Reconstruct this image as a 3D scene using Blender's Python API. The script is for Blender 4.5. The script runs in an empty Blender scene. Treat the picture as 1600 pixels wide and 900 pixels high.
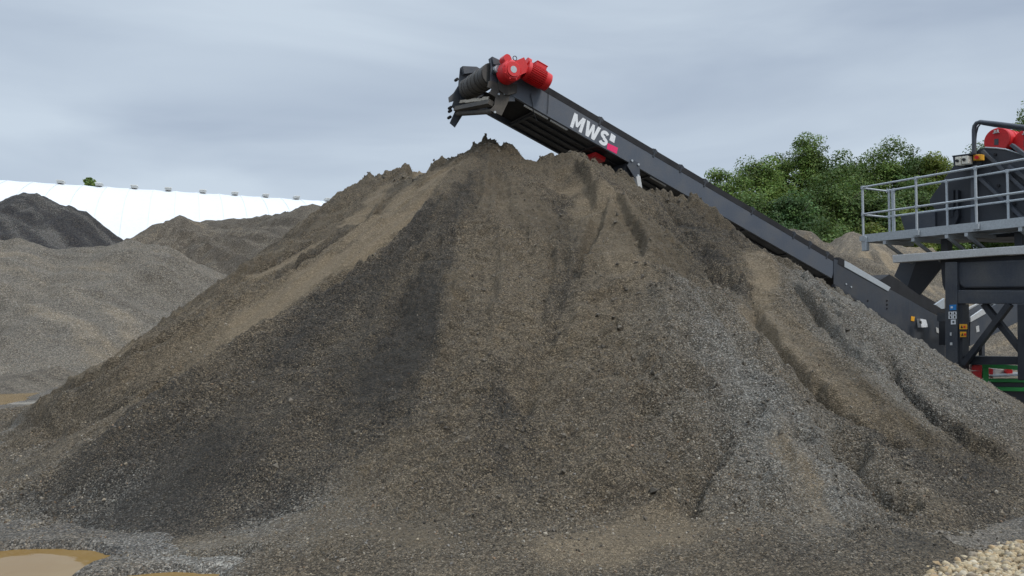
import bpy, math, random
import numpy as np
from mathutils import Vector, Matrix
R = math.radians
S = bpy.context.scene
COL = S.collection
random.seed(7)

# ------------------------------------------------------------------ camera
F = 1142.0                       # focal length in pixels of the 1600 px wide photograph
HOR = 495.0                      # horizon row
PITCH = math.atan((HOR - 450.0) / F)
CAM = Vector((0.0, 0.0, 1.7))
cd = bpy.data.cameras.new('camera'); cam = bpy.data.objects.new('camera', cd); COL.objects.link(cam)
cd.sensor_width = 36.0; cd.lens = 36.0 * F / 1600.0; cd.clip_start = 0.1; cd.clip_end = 3000
cam.location = CAM; cam.rotation_euler = (math.pi / 2 + PITCH, 0, 0)
S.camera = cam

# ------------------------------------------------------------------ sky and sun
SUN_EL, SUN_AZ = R(46), R(130)   # azimuth clockwise from +Y: behind the camera, to its right
W = bpy.data.worlds.new('World'); S.world = W; W.use_nodes = True
nt = W.node_tree; N = nt.nodes; L = nt.links
for n in list(N): N.remove(n)
wo = N.new('ShaderNodeOutputWorld'); bg = N.new('ShaderNodeBackground'); bg.inputs[1].default_value = 0.1
sky = N.new('ShaderNodeTexSky'); sky.sky_type = 'NISHITA'; sky.sun_disc = False
sky.sun_elevation = SUN_EL; sky.sun_rotation = SUN_AZ
tc = N.new('ShaderNodeTexCoord'); mp = N.new('ShaderNodeMapping'); mp.inputs['Scale'].default_value = (1.1, 1.1, 4.6)
mp.inputs['Rotation'].default_value = (R(6), R(-5), 0)
mp.inputs['Location'].default_value = (0.30, 0.1, 0.2)
L.new(tc.outputs['Generated'], mp.inputs[0])
n1 = N.new('ShaderNodeTexNoise'); n1.inputs['Scale'].default_value = 1.5; n1.inputs['Detail'].default_value = 7; n1.inputs['Roughness'].default_value = 0.45
n1.inputs['Distortion'].default_value = 0.5
L.new(mp.outputs[0], n1.inputs['Vector'])
cr = N.new('ShaderNodeValToRGB')
cr.color_ramp.elements[0].position = 0.28; cr.color_ramp.elements[0].color = (0.37, 0.445, 0.565, 1)
cr.color_ramp.elements[1].position = 0.62; cr.color_ramp.elements[1].color = (0.60, 0.69, 0.79, 1)
L.new(n1.outputs[0], cr.inputs[0])
sep = N.new('ShaderNodeSeparateXYZ'); L.new(tc.outputs['Generated'], sep.inputs[0])
mr = N.new('ShaderNodeMapRange'); mr.interpolation_type = 'SMOOTHSTEP'
mr.inputs[1].default_value = 0.44; mr.inputs[2].default_value = 0.95; mr.inputs[3].default_value = 10.0; mr.inputs[4].default_value = 30.0
L.new(sep.outputs['Z'], mr.inputs[0])
vm = N.new('ShaderNodeVectorMath'); vm.operation = 'SCALE'
L.new(cr.outputs[0], vm.inputs[0]); L.new(mr.outputs[0], vm.inputs['Scale'])
mx = N.new('ShaderNodeMix'); mx.data_type = 'RGBA'; mx.inputs[0].default_value = 0.94
L.new(sky.outputs[0], mx.inputs[6]); L.new(vm.outputs[0], mx.inputs[7]); L.new(mx.outputs[2], bg.inputs[0]); L.new(bg.outputs[0], wo.inputs[0])
sd = bpy.data.lights.new('sun', 'SUN'); sd.energy = 1.8; sd.angle = R(12); sd.color = (1.0, 0.96, 0.9)
sun = bpy.data.objects.new('sun', sd); COL.objects.link(sun)
sdir = Vector((math.sin(SUN_AZ) * math.cos(SUN_EL), math.cos(SUN_AZ) * math.cos(SUN_EL), math.sin(SUN_EL)))
sun.rotation_euler = sdir.to_track_quat('Z', 'Y').to_euler(); sun.location = (0, 0, 40)
vs = S.view_settings; vs.view_transform = 'Standard'; vs.look = 'None'; vs.exposure = 0.0; vs.gamma = 1.0; vs.use_curve_mapping = False

# ------------------------------------------------------------------ helpers: rays, noise, meshes
def ray(px, py):
    x = (px - 800.0) / F; y = (450.0 - py) / F
    c, s = math.cos(PITCH), math.sin(PITCH)
    return Vector((x, c - y * s, s + y * c))
def at(px, py, Y):
    d = ray(px, py); return CAM + d * (Y / d.y)
def on_plane(px, py, p, n):
    d = ray(px, py); return CAM + d * ((p - CAM).dot(n) / d.dot(n))

def _h(ix, iy, iz, seed):
    n = (ix.astype(np.int64) * 374761393 + iy.astype(np.int64) * 668265263 + iz * 1442695041 + seed * 974634777) & 0xffffffff
    n = ((n ^ (n >> 13)) * 1274126177) & 0xffffffff
    n = ((n ^ (n >> 16)) * 2246822519) & 0xffffffff
    return ((n ^ (n >> 15)) & 0xffffff) / float(0xffffff)
def vn(x, y, seed=0):
    x = np.asarray(x, float); y = np.asarray(y, float)
    fx = np.floor(x); fy = np.floor(y); u = x - fx; v = y - fy
    u = u * u * u * (u * (u * 6 - 15) + 10); v = v * v * v * (v * (v * 6 - 15) + 10)
    a = _h(fx, fy, 0, seed); b = _h(fx + 1, fy, 0, seed); c = _h(fx, fy + 1, 0, seed); d = _h(fx + 1, fy + 1, 0, seed)
    return ((a * (1 - u) + b * u) * (1 - v) + (c * (1 - u) + d * u) * v) * 2 - 1
def fbm(x, y, octv=4, seed=0, gain=0.5):
    t = 0; a = 1.0; nrm = 0
    for i in range(octv):
        k = 2.03 ** i; th = 0.7 * i; cs, sn = math.cos(th), math.sin(th)
        t = t + a * vn((x * cs - y * sn) * k + 17.3 * i, (x * sn + y * cs) * k - 9.1 * i, seed + i); nrm += a; a *= gain
    return t / nrm
def smax(a, b, k): 
    m = np.maximum(a, b); return m + k * np.log(np.exp((a - m) / k) + np.exp((b - m) / k))

def seg_dist(X, Y, pl):
    """distance to a polyline in plan, signed side, and fraction along it"""
    best = np.full(X.shape, 1e9); sgn = np.zeros(X.shape); tt = np.zeros(X.shape); n = len(pl) - 1
    for i in range(n):
        ax, ay = pl[i][0], pl[i][1]; bx, by = pl[i + 1][0], pl[i + 1][1]
        dx, dy = bx - ax, by - ay; q = dx * dx + dy * dy + 1e-9
        t = np.clip(((X - ax) * dx + (Y - ay) * dy) / q, 0, 1)
        d = np.hypot(X - ax - t * dx, Y - ay - t * dy); m = d < best
        best[m] = d[m]; sgn[m] = np.sign(dx * (Y - ay) - dy * (X - ax))[m]; tt[m] = ((i + t) / n)[m]
    return best, sgn, tt
def inside(X, Y, pl):
    r = np.zeros(X.shape, bool); n = len(pl)
    for i in range(n):
        ax, ay = pl[i][0], pl[i][1]; bx, by = pl[(i + 1) % n][0], pl[(i + 1) % n][1]
        if abs(by - ay) < 1e-9: continue
        r ^= ((ay > Y) != (by > Y)) & (X < (bx - ax) * (Y - ay) / (by - ay) + ax)
    return r
def soft_poly(X, Y, pl, w):
    d, _, _ = seg_dist(X, Y, list(pl) + [pl[0]])
    sd_ = np.where(inside(X, Y, pl), d, -d)
    return np.clip(sd_ / w * 0.5 + 0.5, 0, 1)

def setp(o, label=None, cat=None, group=None, kind=None):
    for k, v in (('label', label), ('category', cat), ('group', group), ('kind', kind)):
        if v: o[k] = v
    return o
def empty(name, loc, rz=0, **kw):
    o = bpy.data.objects.new(name, None); COL.objects.link(o); o.location = loc; o.rotation_euler = (0, 0, rz)
    o.empty_display_size = 0.3
    return setp(o, **kw)
def np_mesh(name, V, faces, mat, parent=None, smooth=True, loc=(0, 0, 0), col=None, **kw):
    """faces: (n,3) or (n,4) int array; col: dict name -> (nverts,4)"""
    me = bpy.data.meshes.new(name)
    V = np.ascontiguousarray(np.asarray(V, np.float32) - np.asarray(loc, np.float32)); faces = np.ascontiguousarray(faces, np.int32); k = faces.shape[1]
    me.vertices.add(len(V)); me.vertices.foreach_set('co', V.ravel())
    me.loops.add(faces.size); me.loops.foreach_set('vertex_index', faces.ravel())
    me.polygons.add(len(faces)); me.polygons.foreach_set('loop_start', np.arange(0, faces.size, k, dtype=np.int32))
    me.polygons.foreach_set('use_smooth', np.full(len(faces), smooth))
    me.update(calc_edges=True); me.validate()
    if col:
        for nm, arr in col.items():
            a = me.attributes.new(nm, 'FLOAT_COLOR', 'POINT'); a.data.foreach_set('color', np.ascontiguousarray(arr, np.float32).ravel())
    me.materials.append(mat)
    o = bpy.data.objects.new(name, me); COL.objects.link(o); o.location = loc
    if parent: o.parent = parent
    return setp(o, **kw)

class MB:
    """collects shapes, then links them as ONE mesh object"""
    def __init__(s): s.v = []; s.f = []; s.sm = []
    def add(s, vs, fs, smooth=False):
        b = len(s.v); s.v += [tuple(p) for p in vs]; s.f += [tuple(i + b for i in f) for f in fs]; s.sm += [smooth] * len(fs); return s
    def box(s, c, d, M=None):
        hx, hy, hz = d[0] / 2, d[1] / 2, d[2] / 2
        P = [Vector((x, y, z)) for x in (-hx, hx) for y in (-hy, hy) for z in (-hz, hz)]
        if M is not None: P = [M @ p for p in P]
        P = [p + Vector(c) for p in P]
        return s.add(P, [(0, 1, 3, 2), (4, 6, 7, 5), (0, 4, 5, 1), (2, 3, 7, 6), (0, 2, 6, 4), (1, 5, 7, 3)])
    def bar(s, a, b, w, h, up=(0, 0, 1)):
        """box beam from a to b, w sideways, h along up"""
        a = Vector(a); b = Vector(b); x = (b - a).normalized(); y = Vector(up).cross(x)
        if y.length < 1e-4: y = Vector((0, 1, 0)).cross(x)
        y.normalize(); z = x.cross(y)
        P = [p + y * (sy * w / 2) + z * (sz * h / 2) for p in (a, b) for sy in (-1, 1) for sz in (-1, 1)]
        return s.add(P, [(0, 1, 3, 2), (4, 6, 7, 5), (0, 4, 5, 1), (2, 3, 7, 6), (0, 2, 6, 4), (1, 5, 7, 3)])
    def cyl(s, a, b, r, r2=None, n=20, cap=True):
        a = Vector(a); b = Vector(b); r2 = r if r2 is None else r2; x = (b - a).normalized()
        y = x.orthogonal().normalized(); z = x.cross(y)
        A = [a + (y * math.cos(2 * math.pi * i / n) + z * math.sin(2 * math.pi * i / n)) * r for i in range(n)]
        B = [b + (y * math.cos(2 * math.pi * i / n) + z * math.sin(2 * math.pi * i / n)) * r2 for i in range(n)]
        s.add(A + B, [(i, (i + 1) % n, n + (i + 1) % n, n + i) for i in range(n)], True)
        if cap: s.add(A, [tuple(range(n - 1, -1, -1))]); s.add(B, [tuple(range(n))])
        return s
    def tube(s, path, r, n=10):
        path = [Vector(p) for p in path]; rings = []; up = None
        for i, p in enumerate(path):
            d = (path[min(i + 1, len(path) - 1)] - path[max(i - 1, 0)]).normalized()
            if up is None: up = d.orthogonal().normalized()
            up = (up - d * up.dot(d)).normalized(); q = d.cross(up)
            rr = r[i] if isinstance(r, (list, tuple)) else r
            rings.append([p + (up * math.cos(2 * math.pi * k / n) + q * math.sin(2 * math.pi * k / n)) * rr for k in range(n)])
        vs_ = [p for g in rings for p in g]
        fs = [(i * n + k, i * n + (k + 1) % n, (i + 1) * n + (k + 1) % n, (i + 1) * n + k) for i in range(len(path) - 1) for k in range(n)]
        s.add(vs_, fs, True); s.add(rings[0], [tuple(range(n - 1, -1, -1))]); s.add(rings[-1], [tuple(range(n))])
        return s
    def prism(s, pts, off):
        """closed outline pts (3d) pushed along off"""
        pts = [Vector(p) for p in pts]; off = Vector(off); n = len(pts)
        nn = Vector((0, 0, 0))
        for i in range(n): nn += (pts[i] - pts[0]).cross(pts[(i + 1) % n] - pts[0])
        if nn.dot(off) > 0: pts = pts[::-1]
        q = [p + off for p in pts]
        s.add(pts + q, [tuple(range(n))] + [tuple(range(2 * n - 1, n - 1, -1))] + [(i, n + i, n + (i + 1) % n, (i + 1) % n) for i in range(n)])
        return s
    def build(s, name, mat, parent=None, bevel=0, loc=None, **kw):
        me = bpy.data.meshes.new(name)
        vv = s.v if loc is None else [tuple(Vector(p) - Vector(loc)) for p in s.v]
        me.from_pydata(vv, [], s.f); me.polygons.foreach_set('use_smooth', s.sm); me.update(); me.materials.append(mat)
        o = bpy.data.objects.new(name, me); COL.objects.link(o)
        if loc is not None: o.location = loc
        if parent: o.parent = parent
        if bevel:
            m = o.modifiers.new('bevel', 'BEVEL'); m.width = bevel; m.segments = 2; m.limit_method = 'ANGLE'; m.angle_limit = R(40)
        return setp(o, **kw)

# ------------------------------------------------------------------ materials
def new_mat(name):
    m = bpy.data.materials.new(name); m.use_nodes = True; nt = m.node_tree
    return m, nt.nodes, nt.links, nt.nodes['Principled BSDF']
def noise(N, L, vec, scale, detail=4, rough=0.55):
    n = N.new('ShaderNodeTexNoise'); n.inputs['Scale'].default_value = scale; n.inputs['Detail'].default_value = detail; n.inputs['Roughness'].default_value = rough
    L.new(vec, n.inputs['Vector']); return n.outputs[0]
def rng(N, L, v, a, b, c, d):
    n = N.new('ShaderNodeMapRange'); n.inputs[1].default_value = a; n.inputs[2].default_value = b; n.inputs[3].default_value = c; n.inputs[4].default_value = d
    L.new(v, n.inputs[0]); return n.outputs[0]
def mixc(N, L, f, a, b, mode='MIX'):
    n = N.new('ShaderNodeMix'); n.data_type = 'RGBA'; n.blend_type = mode
    for i, v in ((0, f), (6, a), (7, b)):
        if isinstance(v, (int, float)): n.inputs[i].default_value = v
        elif isinstance(v, tuple): n.inputs[i].default_value = v if len(v) == 4 else v + (1,)
        else: L.new(v, n.inputs[i])
    return n.outputs[2]
def vscale(N, L, c, f):
    n = N.new('ShaderNodeVectorMath'); n.operation = 'SCALE'; L.new(c, n.inputs[0])
    if isinstance(f, float): n.inputs['Scale'].default_value = f
    else: L.new(f, n.inputs['Scale'])
    return n.outputs[0]

def paint(name, col, rough=0.45, metal=0.0, dirt=0.35, dirt_col=(0.20, 0.18, 0.15), spec=0.5):
    """machine paint with dust, streaks and worn spots"""
    m, N, L, P = new_mat(name); tc = N.new('ShaderNodeTexCoord'); o = tc.outputs['Object']
    big = noise(N, L, o, 2.3, 5, 0.6); fine = noise(N, L, o, 38, 3)
    st = N.new('ShaderNodeMapping'); st.inputs['Scale'].default_value = (9, 9, 0.8); L.new(o, st.inputs[0]); strk = noise(N, L, st.outputs[0], 2.5, 4)
    f = rng(N, L, big, 0.42, 0.75, 0.0, dirt); f2 = rng(N, L, strk, 0.5, 0.8, 0.0, dirt * 0.7)
    mm = N.new('ShaderNodeMath'); mm.operation = 'MAXIMUM'; L.new(f, mm.inputs[0]); L.new(f2, mm.inputs[1])
    c = mixc(N, L, mm.outputs[0], col, dirt_col)
    c = vscale(N, L, c, rng(N, L, fine, 0.3, 0.7, 0.88, 1.12)); L.new(c, P.inputs['Base Color'])
    L.new(rng(N, L, big, 0.3, 0.7, max(rough - 0.08, 0.05), min(rough + 0.2, 1)), P.inputs['Roughness'])
    P.inputs['Metallic'].default_value = metal; P.inputs['Specular IOR Level'].default_value = spec
    return m
M_TAIL = paint('tail_section_paint', (0.034, 0.040, 0.052), 0.45, dirt=0.4, dirt_col=(0.10, 0.092, 0.08))
M_NAVY = paint('grey_blue_machine_paint', (0.045, 0.053, 0.068), 0.42, dirt=0.45, dirt_col=(0.135, 0.122, 0.10))
M_PANEL = paint('conveyor_side_paint', (0.074, 0.086, 0.108), 0.42, dirt=0.35, dirt_col=(0.14, 0.13, 0.115))
M_DARK = paint('dark_machine_paint', (0.022, 0.026, 0.034), 0.45, dirt=0.3, dirt_col=(0.07, 0.065, 0.06))
M_BLACK = paint('black_rubber', (0.010, 0.010, 0.012), 0.75, dirt=0.12, dirt_col=(0.035, 0.033, 0.03))
M_RED = paint('red_motor_paint', (0.62, 0.012, 0.016), 0.40, dirt=0.2, dirt_col=(0.20, 0.06, 0.045))
M_GALV = paint('galvanised_steel', (0.42, 0.45, 0.47), 0.5, metal=0.25, dirt=0.3, dirt_col=(0.30, 0.31, 0.31))
M_PALE = paint('pale_cover_steel', (0.50, 0.50, 0.49), 0.5, dirt=0.35, dirt_col=(0.36, 0.34, 0.30))
M_GREEN = paint('green_machine_paint', (0.008, 0.24, 0.042), 0.4, dirt=0.2, dirt_col=(0.05, 0.07, 0.045))
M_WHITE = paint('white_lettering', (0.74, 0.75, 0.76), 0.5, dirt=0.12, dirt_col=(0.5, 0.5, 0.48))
M_PINK = paint('pink_logo_paint', (0.78, 0.012, 0.13), 0.5, dirt=0.05)
M_YEL = paint('yellow_sign_paint', (0.75, 0.36, 0.015), 0.5, dirt=0.15)
M_BLUE = paint('blue_sign_paint', (0.01, 0.19, 0.50), 0.45, dirt=0.1)
M_INK = paint('black_marking', (0.012, 0.012, 0.012), 0.6, dirt=0.05)
M_LAG = paint('worn_drum_lagging', (0.050, 0.046, 0.042), 0.6, dirt=0.6, dirt_col=(0.12, 0.108, 0.092))
M_CAKED = paint('mud_caked_steel', (0.055, 0.05, 0.045), 0.8, dirt=0.7, dirt_col=(0.16, 0.14, 0.115))

def gravel_mat(name, base, sand, dark, grain=40.0, bump=1.0, attr='zone'):
    """loose mineral mix. zone.r = sand, zone.g = dark wet chippings, zone.b = grey chippings"""
    m, N, L, P = new_mat(name); tc = N.new('ShaderNodeTexCoord'); o = tc.outputs['Object']
    a = N.new('ShaderNodeAttribute'); a.attribute_name = attr; sp = N.new('ShaderNodeSeparateColor'); L.new(a.outputs['Color'], sp.inputs[0])
    nb = noise(N, L, o, 1.1, 6, 0.62); nm = noise(N, L, o, 6.5, 5, 0.65)
    c = mixc(N, L, rng(N, L, nb, 0.35, 0.7, 0, 1), base, tuple(x * y for x, y in zip(base, (0.74, 0.74, 0.76))))
    c = mixc(N, L, rng(N, L, nm, 0.52, 0.72, 0, 0.45), c, tuple(x * y for x, y in zip(base, (1.42, 1.27, 1.05))))
    v1 = N.new('ShaderNodeTexVoronoi'); v1.inputs['Scale'].default_value = grain; L.new(o, v1.inputs['Vector'])
    v2 = N.new('ShaderNodeTexVoronoi'); v2.inputs['Scale'].default_value = grain * 2.3; L.new(o, v2.inputs['Vector'])
    s1 = N.new('ShaderNodeSeparateColor'); L.new(v1.outputs['Color'], s1.inputs[0]); s2 = N.new('ShaderNodeSeparateColor'); L.new(v2.outputs['Color'], s2.inputs[0])
    def mth(op, p, q):
        n = N.new('ShaderNodeMath'); n.operation = op
        for i, v in ((0, p), (1, q)):
            if isinstance(v, float): n.inputs[i].default_value = v
            else: L.new(v, n.inputs[i])
        return n.outputs[0]
    def grainy(v, r, k=0.9):
        return rng(N, L, mth('ADD', v, mth('MULTIPLY', mth('SUBTRACT', r, 0.5), k)), 0.22, 0.78, 0.0, 1.0)
    c = mixc(N, L, grainy(sp.outputs[2], s2.outputs[1]), c, (0.225, 0.212, 0.185))
    c = mixc(N, L, grainy(sp.outputs[1], s1.outputs[2], 1.0), c, dark)
    c = mixc(N, L, grainy(sp.outputs[0], s2.outputs[2], 0.7), c, sand)
    g = mth('ADD', mth('MULTIPLY', mth('POWER', s1.outputs[0], 2.2), 1.65), mth('MULTIPLY', s2.outputs[0], 0.5))
    g = mth('ADD', g, 0.22)                                     # about 0.42 .. 1.8
    calm = mth('MAXIMUM', mth('MULTIPLY', sp.outputs[0], 0.75), mth('MULTIPLY', a.outputs['Alpha'], 0.7))                  # sand shows less grain
    g2 = N.new('ShaderNodeMix'); L.new(calm, g2.inputs[0]); L.new(g, g2.inputs[2]); g2.inputs[3].default_value = 1.0
    c = vscale(N, L, c, g2.outputs[0])
    tint = mixc(N, L, rng(N, L, s1.outputs[1], 0.72, 1.0, 0, 0.5), c, (0.20, 0.15, 0.105), 'MIX')
    c = mixc(N, L, calm, tint, c)
    L.new(c, P.inputs['Base Color'])
    P.inputs['Roughness'].default_value = 0.9; P.inputs['Specular IOR Level'].default_value = 0.25
    h = mth('ADD', mth('MULTIPLY', v1.outputs['Distance'], -0.022), mth('MULTIPLY', v2.outputs['Distance'], -0.008))
    h = mth('ADD', h, mth('MULTIPLY', noise(N, L, o, 13, 5, 0.72), 0.085))
    b = N.new('ShaderNodeBump'); b.inputs['Strength'].default_value = bump; b.inputs['Distance'].default_value = 1.0
    L.new(h, b.inputs['Height']); L.new(b.outputs[0], P.inputs['Normal'])
    return m
SAND = (0.262, 0.202, 0.130); BASE = (0.160, 0.126, 0.083); DARK = (0.044, 0.040, 0.034)
M_PILE = gravel_mat('mixed_gravel', BASE, SAND, DARK, grain=85)
M_FARP = gravel_mat('far_spoil', (0.150, 0.128, 0.098), SAND, (0.06, 0.05, 0.038), grain=46, bump=0.8)
M_COAL = gravel_mat('black_spoil', (0.026, 0.026, 0.028), (0.06, 0.055, 0.05), (0.016, 0.016, 0.018), grain=30, bump=0.8)
M_GRND = gravel_mat('gravelly_mud', (0.145, 0.126, 0.100), (0.30, 0.27, 0.225), (0.07, 0.066, 0.06), grain=85, bump=0.6)
def stone_mat(name, k=1.0, rough=0.85):
    m, N, L, P = new_mat(name); a = N.new('ShaderNodeAttribute'); a.attribute_name = 'tone'
    tc = N.new('ShaderNodeTexCoord'); f = noise(N, L, tc.outputs['Object'], 60, 4)
    L.new(vscale(N, L, a.outputs['Color'], rng(N, L, f, 0.3, 0.7, 0.78 * k, 1.2 * k)), P.inputs['Base Color'])
    P.inputs['Roughness'].default_value = rough; P.inputs['Specular IOR Level'].default_value = 0.3
    return m
M_STONE = stone_mat('loose_stone'); M_PEB = stone_mat('beige_pebble')
def water_mat():
    m, N, L, P = new_mat('muddy_water'); tc = N.new('ShaderNodeTexCoord')
    c = mixc(N, L, rng(N, L, noise(N, L, tc.outputs['Object'], 1.6, 4), 0.35, 0.7, 0, 1), (0.215, 0.128, 0.040), (0.25, 0.165, 0.066))
    L.new(c, P.inputs['Base Color']); P.inputs['Roughness'].default_value = 0.04; P.inputs['IOR'].default_value = 1.33
    b = N.new('ShaderNodeBump'); b.inputs['Strength'].default_value = 0.05; b.inputs['Distance'].default_value = 0.02
    L.new(noise(N, L, tc.outputs['Object'], 9, 3), b.inputs['Height']); L.new(b.outputs[0], P.inputs['Normal'])
    return m
M_WATER = water_mat()
def leaf_mat(name, base):
    m, N, L, P = new_mat(name); a = N.new('ShaderNodeAttribute'); a.attribute_name = 'tone'
    c = mixc(N, L, 1.0, base, a.outputs['Color'], 'MULTIPLY'); L.new(c, P.inputs['Base Color'])
    P.inputs['Roughness'].default_value = 0.6; P.inputs['Specular IOR Level'].default_value = 0.25
    tr = N.new('ShaderNodeBsdfTranslucent'); L.new(vscale(N, L, c, 1.2), tr.inputs[0]); ms = N.new('ShaderNodeMixShader'); ms.inputs[0].default_value = 0.3
    L.new(P.outputs[0], ms.inputs[1]); L.new(tr.outputs[0], ms.inputs[2]); L.new(ms.outputs[0], N['Material Output'].inputs[0])
    return m
M_BARK = paint('bark', (0.075, 0.06, 0.045), 0.9, dirt=0.4, dirt_col=(0.12, 0.11, 0.08))

# ------------------------------------------------------------------ ground and puddles
def gp(px, py):                                     # pixel -> point on the flat ground
    d = ray(px, py); k = -CAM.z / d.z; return (CAM.x + d.x * k, CAM.y + d.y * k)
POND = [[gp(-60, 868), gp(40, 856), gp(100, 852), gp(150, 853), gp(163, 861), gp(130, 876), gp(88, 893), gp(60, 915), gp(-80, 930)],
        [gp(105, 908), gp(200, 892), gp(290, 887), gp(352, 887), gp(335, 899), gp(230, 930), gp(110, 940)],
        [gp(-90, 606), gp(0, 601), gp(45, 599), gp(72, 600), gp(52, 609), gp(20, 622), gp(-20, 633), gp(-110, 640)],
        [gp(-90, 703), gp(0, 700), gp(50, 703), gp(54, 707), gp(0, 713), gp(-90, 716)]]
def axis(lo, hi, st, far, k=1.25):
    a = list(np.arange(lo, hi, st)); d = st; x = a[-1]; up = []
    while x < far: d *= k; x += d; up.append(x)
    d = st; x = lo; dn = []
    while x > -far: d *= k; x -= d; dn.append(x)
    return np.array(dn[::-1] + a + up)
def grid(xs, ys):
    X, Y = np.meshgrid(xs, ys); ny, nx = X.shape; i = np.arange(ny * nx).reshape(ny, nx)
    Fq = np.stack([i[:-1, :-1], i[:-1, 1:], i[1:, 1:], i[1:, :-1]], -1).reshape(-1, 4)
    return X, Y, Fq
gx = axis(-15, 6, 0.05, 900); gy = axis(3.6, 23, 0.05, 900)
X, Y, Fq = grid(gx, gy)
near = np.clip((60 - np.hypot(X, Y)) / 30, 0, 1)
wx = X + 0.16 * fbm(X * 1.4, Y * 1.4, 4, 5); wy = Y + 0.16 * fbm(X * 1.4, Y * 1.4, 4, 9)
Z = near * (0.03 + 0.02 * np.clip(fbm(X * 2.2, Y * 2.2, 4, 14) * 1.6, -0.6, 1) + 0.016 * fbm(X * 0.8, Y * 0.8, 4, 3) + 0.012 * fbm(X * 7, Y * 7, 3, 4))
wet = np.zeros(X.shape)
for i, pl in enumerate(POND):
    wd = (0.13, 0.10, 0.7, 0.16)[i]
    s_ = soft_poly(wx, wy, pl, wd); Z -= 0.20 * np.clip(s_ * 2 - 0.35, 0, 1.4); wet = np.maximum(wet, np.clip(s_ * 2.2, 0, 1) * (1 - s_))
Z_GROUND = Z
ruts = np.clip(fbm(X * 0.35 + 3, Y * 1.6, 4, 21) * 1.6, 0, 1)
zone = np.zeros(X.shape + (4,)); zone[..., 3] = 0
zone[..., 0] = np.clip(ruts * 0.8 * (Y > 7.5) , 0, 0.85)
zone[..., 1] = np.clip(wet * 0.7 + 0.9 * np.clip(fbm(X * 0.7, Y * 1.2, 4, 31) * 1.5, 0, 0.6), 0, 0.85)
zone[..., 2] = np.clip(0.45 + 1.3 * fbm(X * 0.6, Y * 1.2, 4, 33) - 0.4 * np.clip((X + 1.5) / 1.5, 0, 1), 0, 0.9) * (Y < 8)
np_mesh('ground', np.stack([X, Y, Z], -1).reshape(-1, 3), Fq, M_GRND, col={'zone': zone.reshape(-1, 4)}, kind='structure')
for i, pl in enumerate(POND):
    c = np.mean(np.array(pl), 0); v = [(c[0] + (x - c[0]) * 1.9, c[1] + (y - c[1]) * (1.9 if i < 2 else 1.5), (-0.028, -0.0285, -0.03, -0.027)[i]) for x, y in pl]
    MB().add(v[::-1], [tuple(range(len(v)))]).build('puddle', M_WATER, kind='structure')

# ------------------------------------------------------------------ the big gravel stockpile
BANKS = [([gp(330, 745), gp(200, 765), gp(60, 790), gp(-120, 812)], 0.45, 0.20, 0.50),
         ([gp(330, 600), gp(200, 625), gp(60, 655), gp(-80, 672)], 0.55, 0.16, 0.36),
         ([gp(480, 868), gp(650, 885), gp(900, 880), gp(1150, 880), gp(1330, 868)], 0.16, 0.15, 0.20)]
def H0(X, Y):
    """bare shape: two tipped cones and a ridge running back to the left, at the angle of repose"""
    A = at(766, 232, 14.0); B = at(882, 244, 13.5)
    def cone(p, s): return p.z + 0.12 - s * np.sqrt((X - p.x) ** 2 + (Y - p.y) ** 2 + 0.05)
    h = smax(cone(A, 0.588), cone(B, 0.60), 0.10)
    rd = [at(705, 256, 15.0), at(640, 270, 16.2), at(585, 276, 17.2)]
    d, sg, t = seg_dist(X, Y, rd); zt = rd[0].z + (rd[-1].z - rd[0].z) * t
    h = smax(h, zt + 0.05 - 0.70 * np.sqrt(d * d + 0.03), 0.08)
    C = [at(955, 270, 13.55), at(1010, 296, 13.55), at(1065, 300, 13.35), at(1112, 326, 13.1), at(1190, 398, 12.4)]
    d, sg, t = seg_dist(X, Y, C)
    zt = np.interp(t, np.linspace(0, 1, 5), [p.z for p in C]); h = smax(h, zt + 0.03 - 0.66 * np.sqrt(d * d + 0.03), 0.10)
    h = h - 0.46 * np.clip((-4.0 - X) / 3.6, 0, 1) - 0.16 * np.clip((X - 4.5) / 3, 0, 1)
    for bk, z0, z1, sl in BANKS:
        d, sg, t = seg_dist(X, Y, bk); h = smax(h, z0 + (z1 - z0) * t - sl * np.sqrt(d * d + 0.01) + 0.05, 0.06)
    k = 0.10
    return k * np.log1p(np.exp(np.clip(h / k, -40, 200))) - 0.045
def on_pile(px, py):
    d = ray(px, py); lo = 4.0; st = 0.12; k = lo
    ks = np.arange(3.5, 30, 0.04); hx = d.x * ks; hy = d.y * ks; hz = CAM.z + d.z * ks
    u = np.where(hz < H0(hx, hy))[0]
    if len(u) == 0:                                   # over the crest: nearest approach
        i = int(np.argmin(hz - H0(hx, hy)))
    else: i = u[0]
    return (hx[i], hy[i])
def PP(*q): return [on_pile(x, y) for x, y in q]

ys = np.concatenate([np.arange(3.7, 4.8, 0.05), np.arange(4.8, 8, 0.020), np.arange(8, 14.8, 0.025), np.arange(14.8, 18.5, 0.045), np.arange(18.5, 27, 0.14)])
xs = np.concatenate([np.arange(-15, -8, 0.05), np.arange(-8, 8, 0.023), np.arange(8, 12.5, 0.045)])
X, Y, Fq = grid(xs, ys)
wx = X + 0.09 * fbm(X * 1.6, Y * 1.6, 6, 40, 0.6); wy = Y + 0.09 * fbm(X * 1.6, Y * 1.6, 6, 50, 0.6)
H = H0(X, Y)
up = np.clip(H / 1.2, 0, 1)
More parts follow.
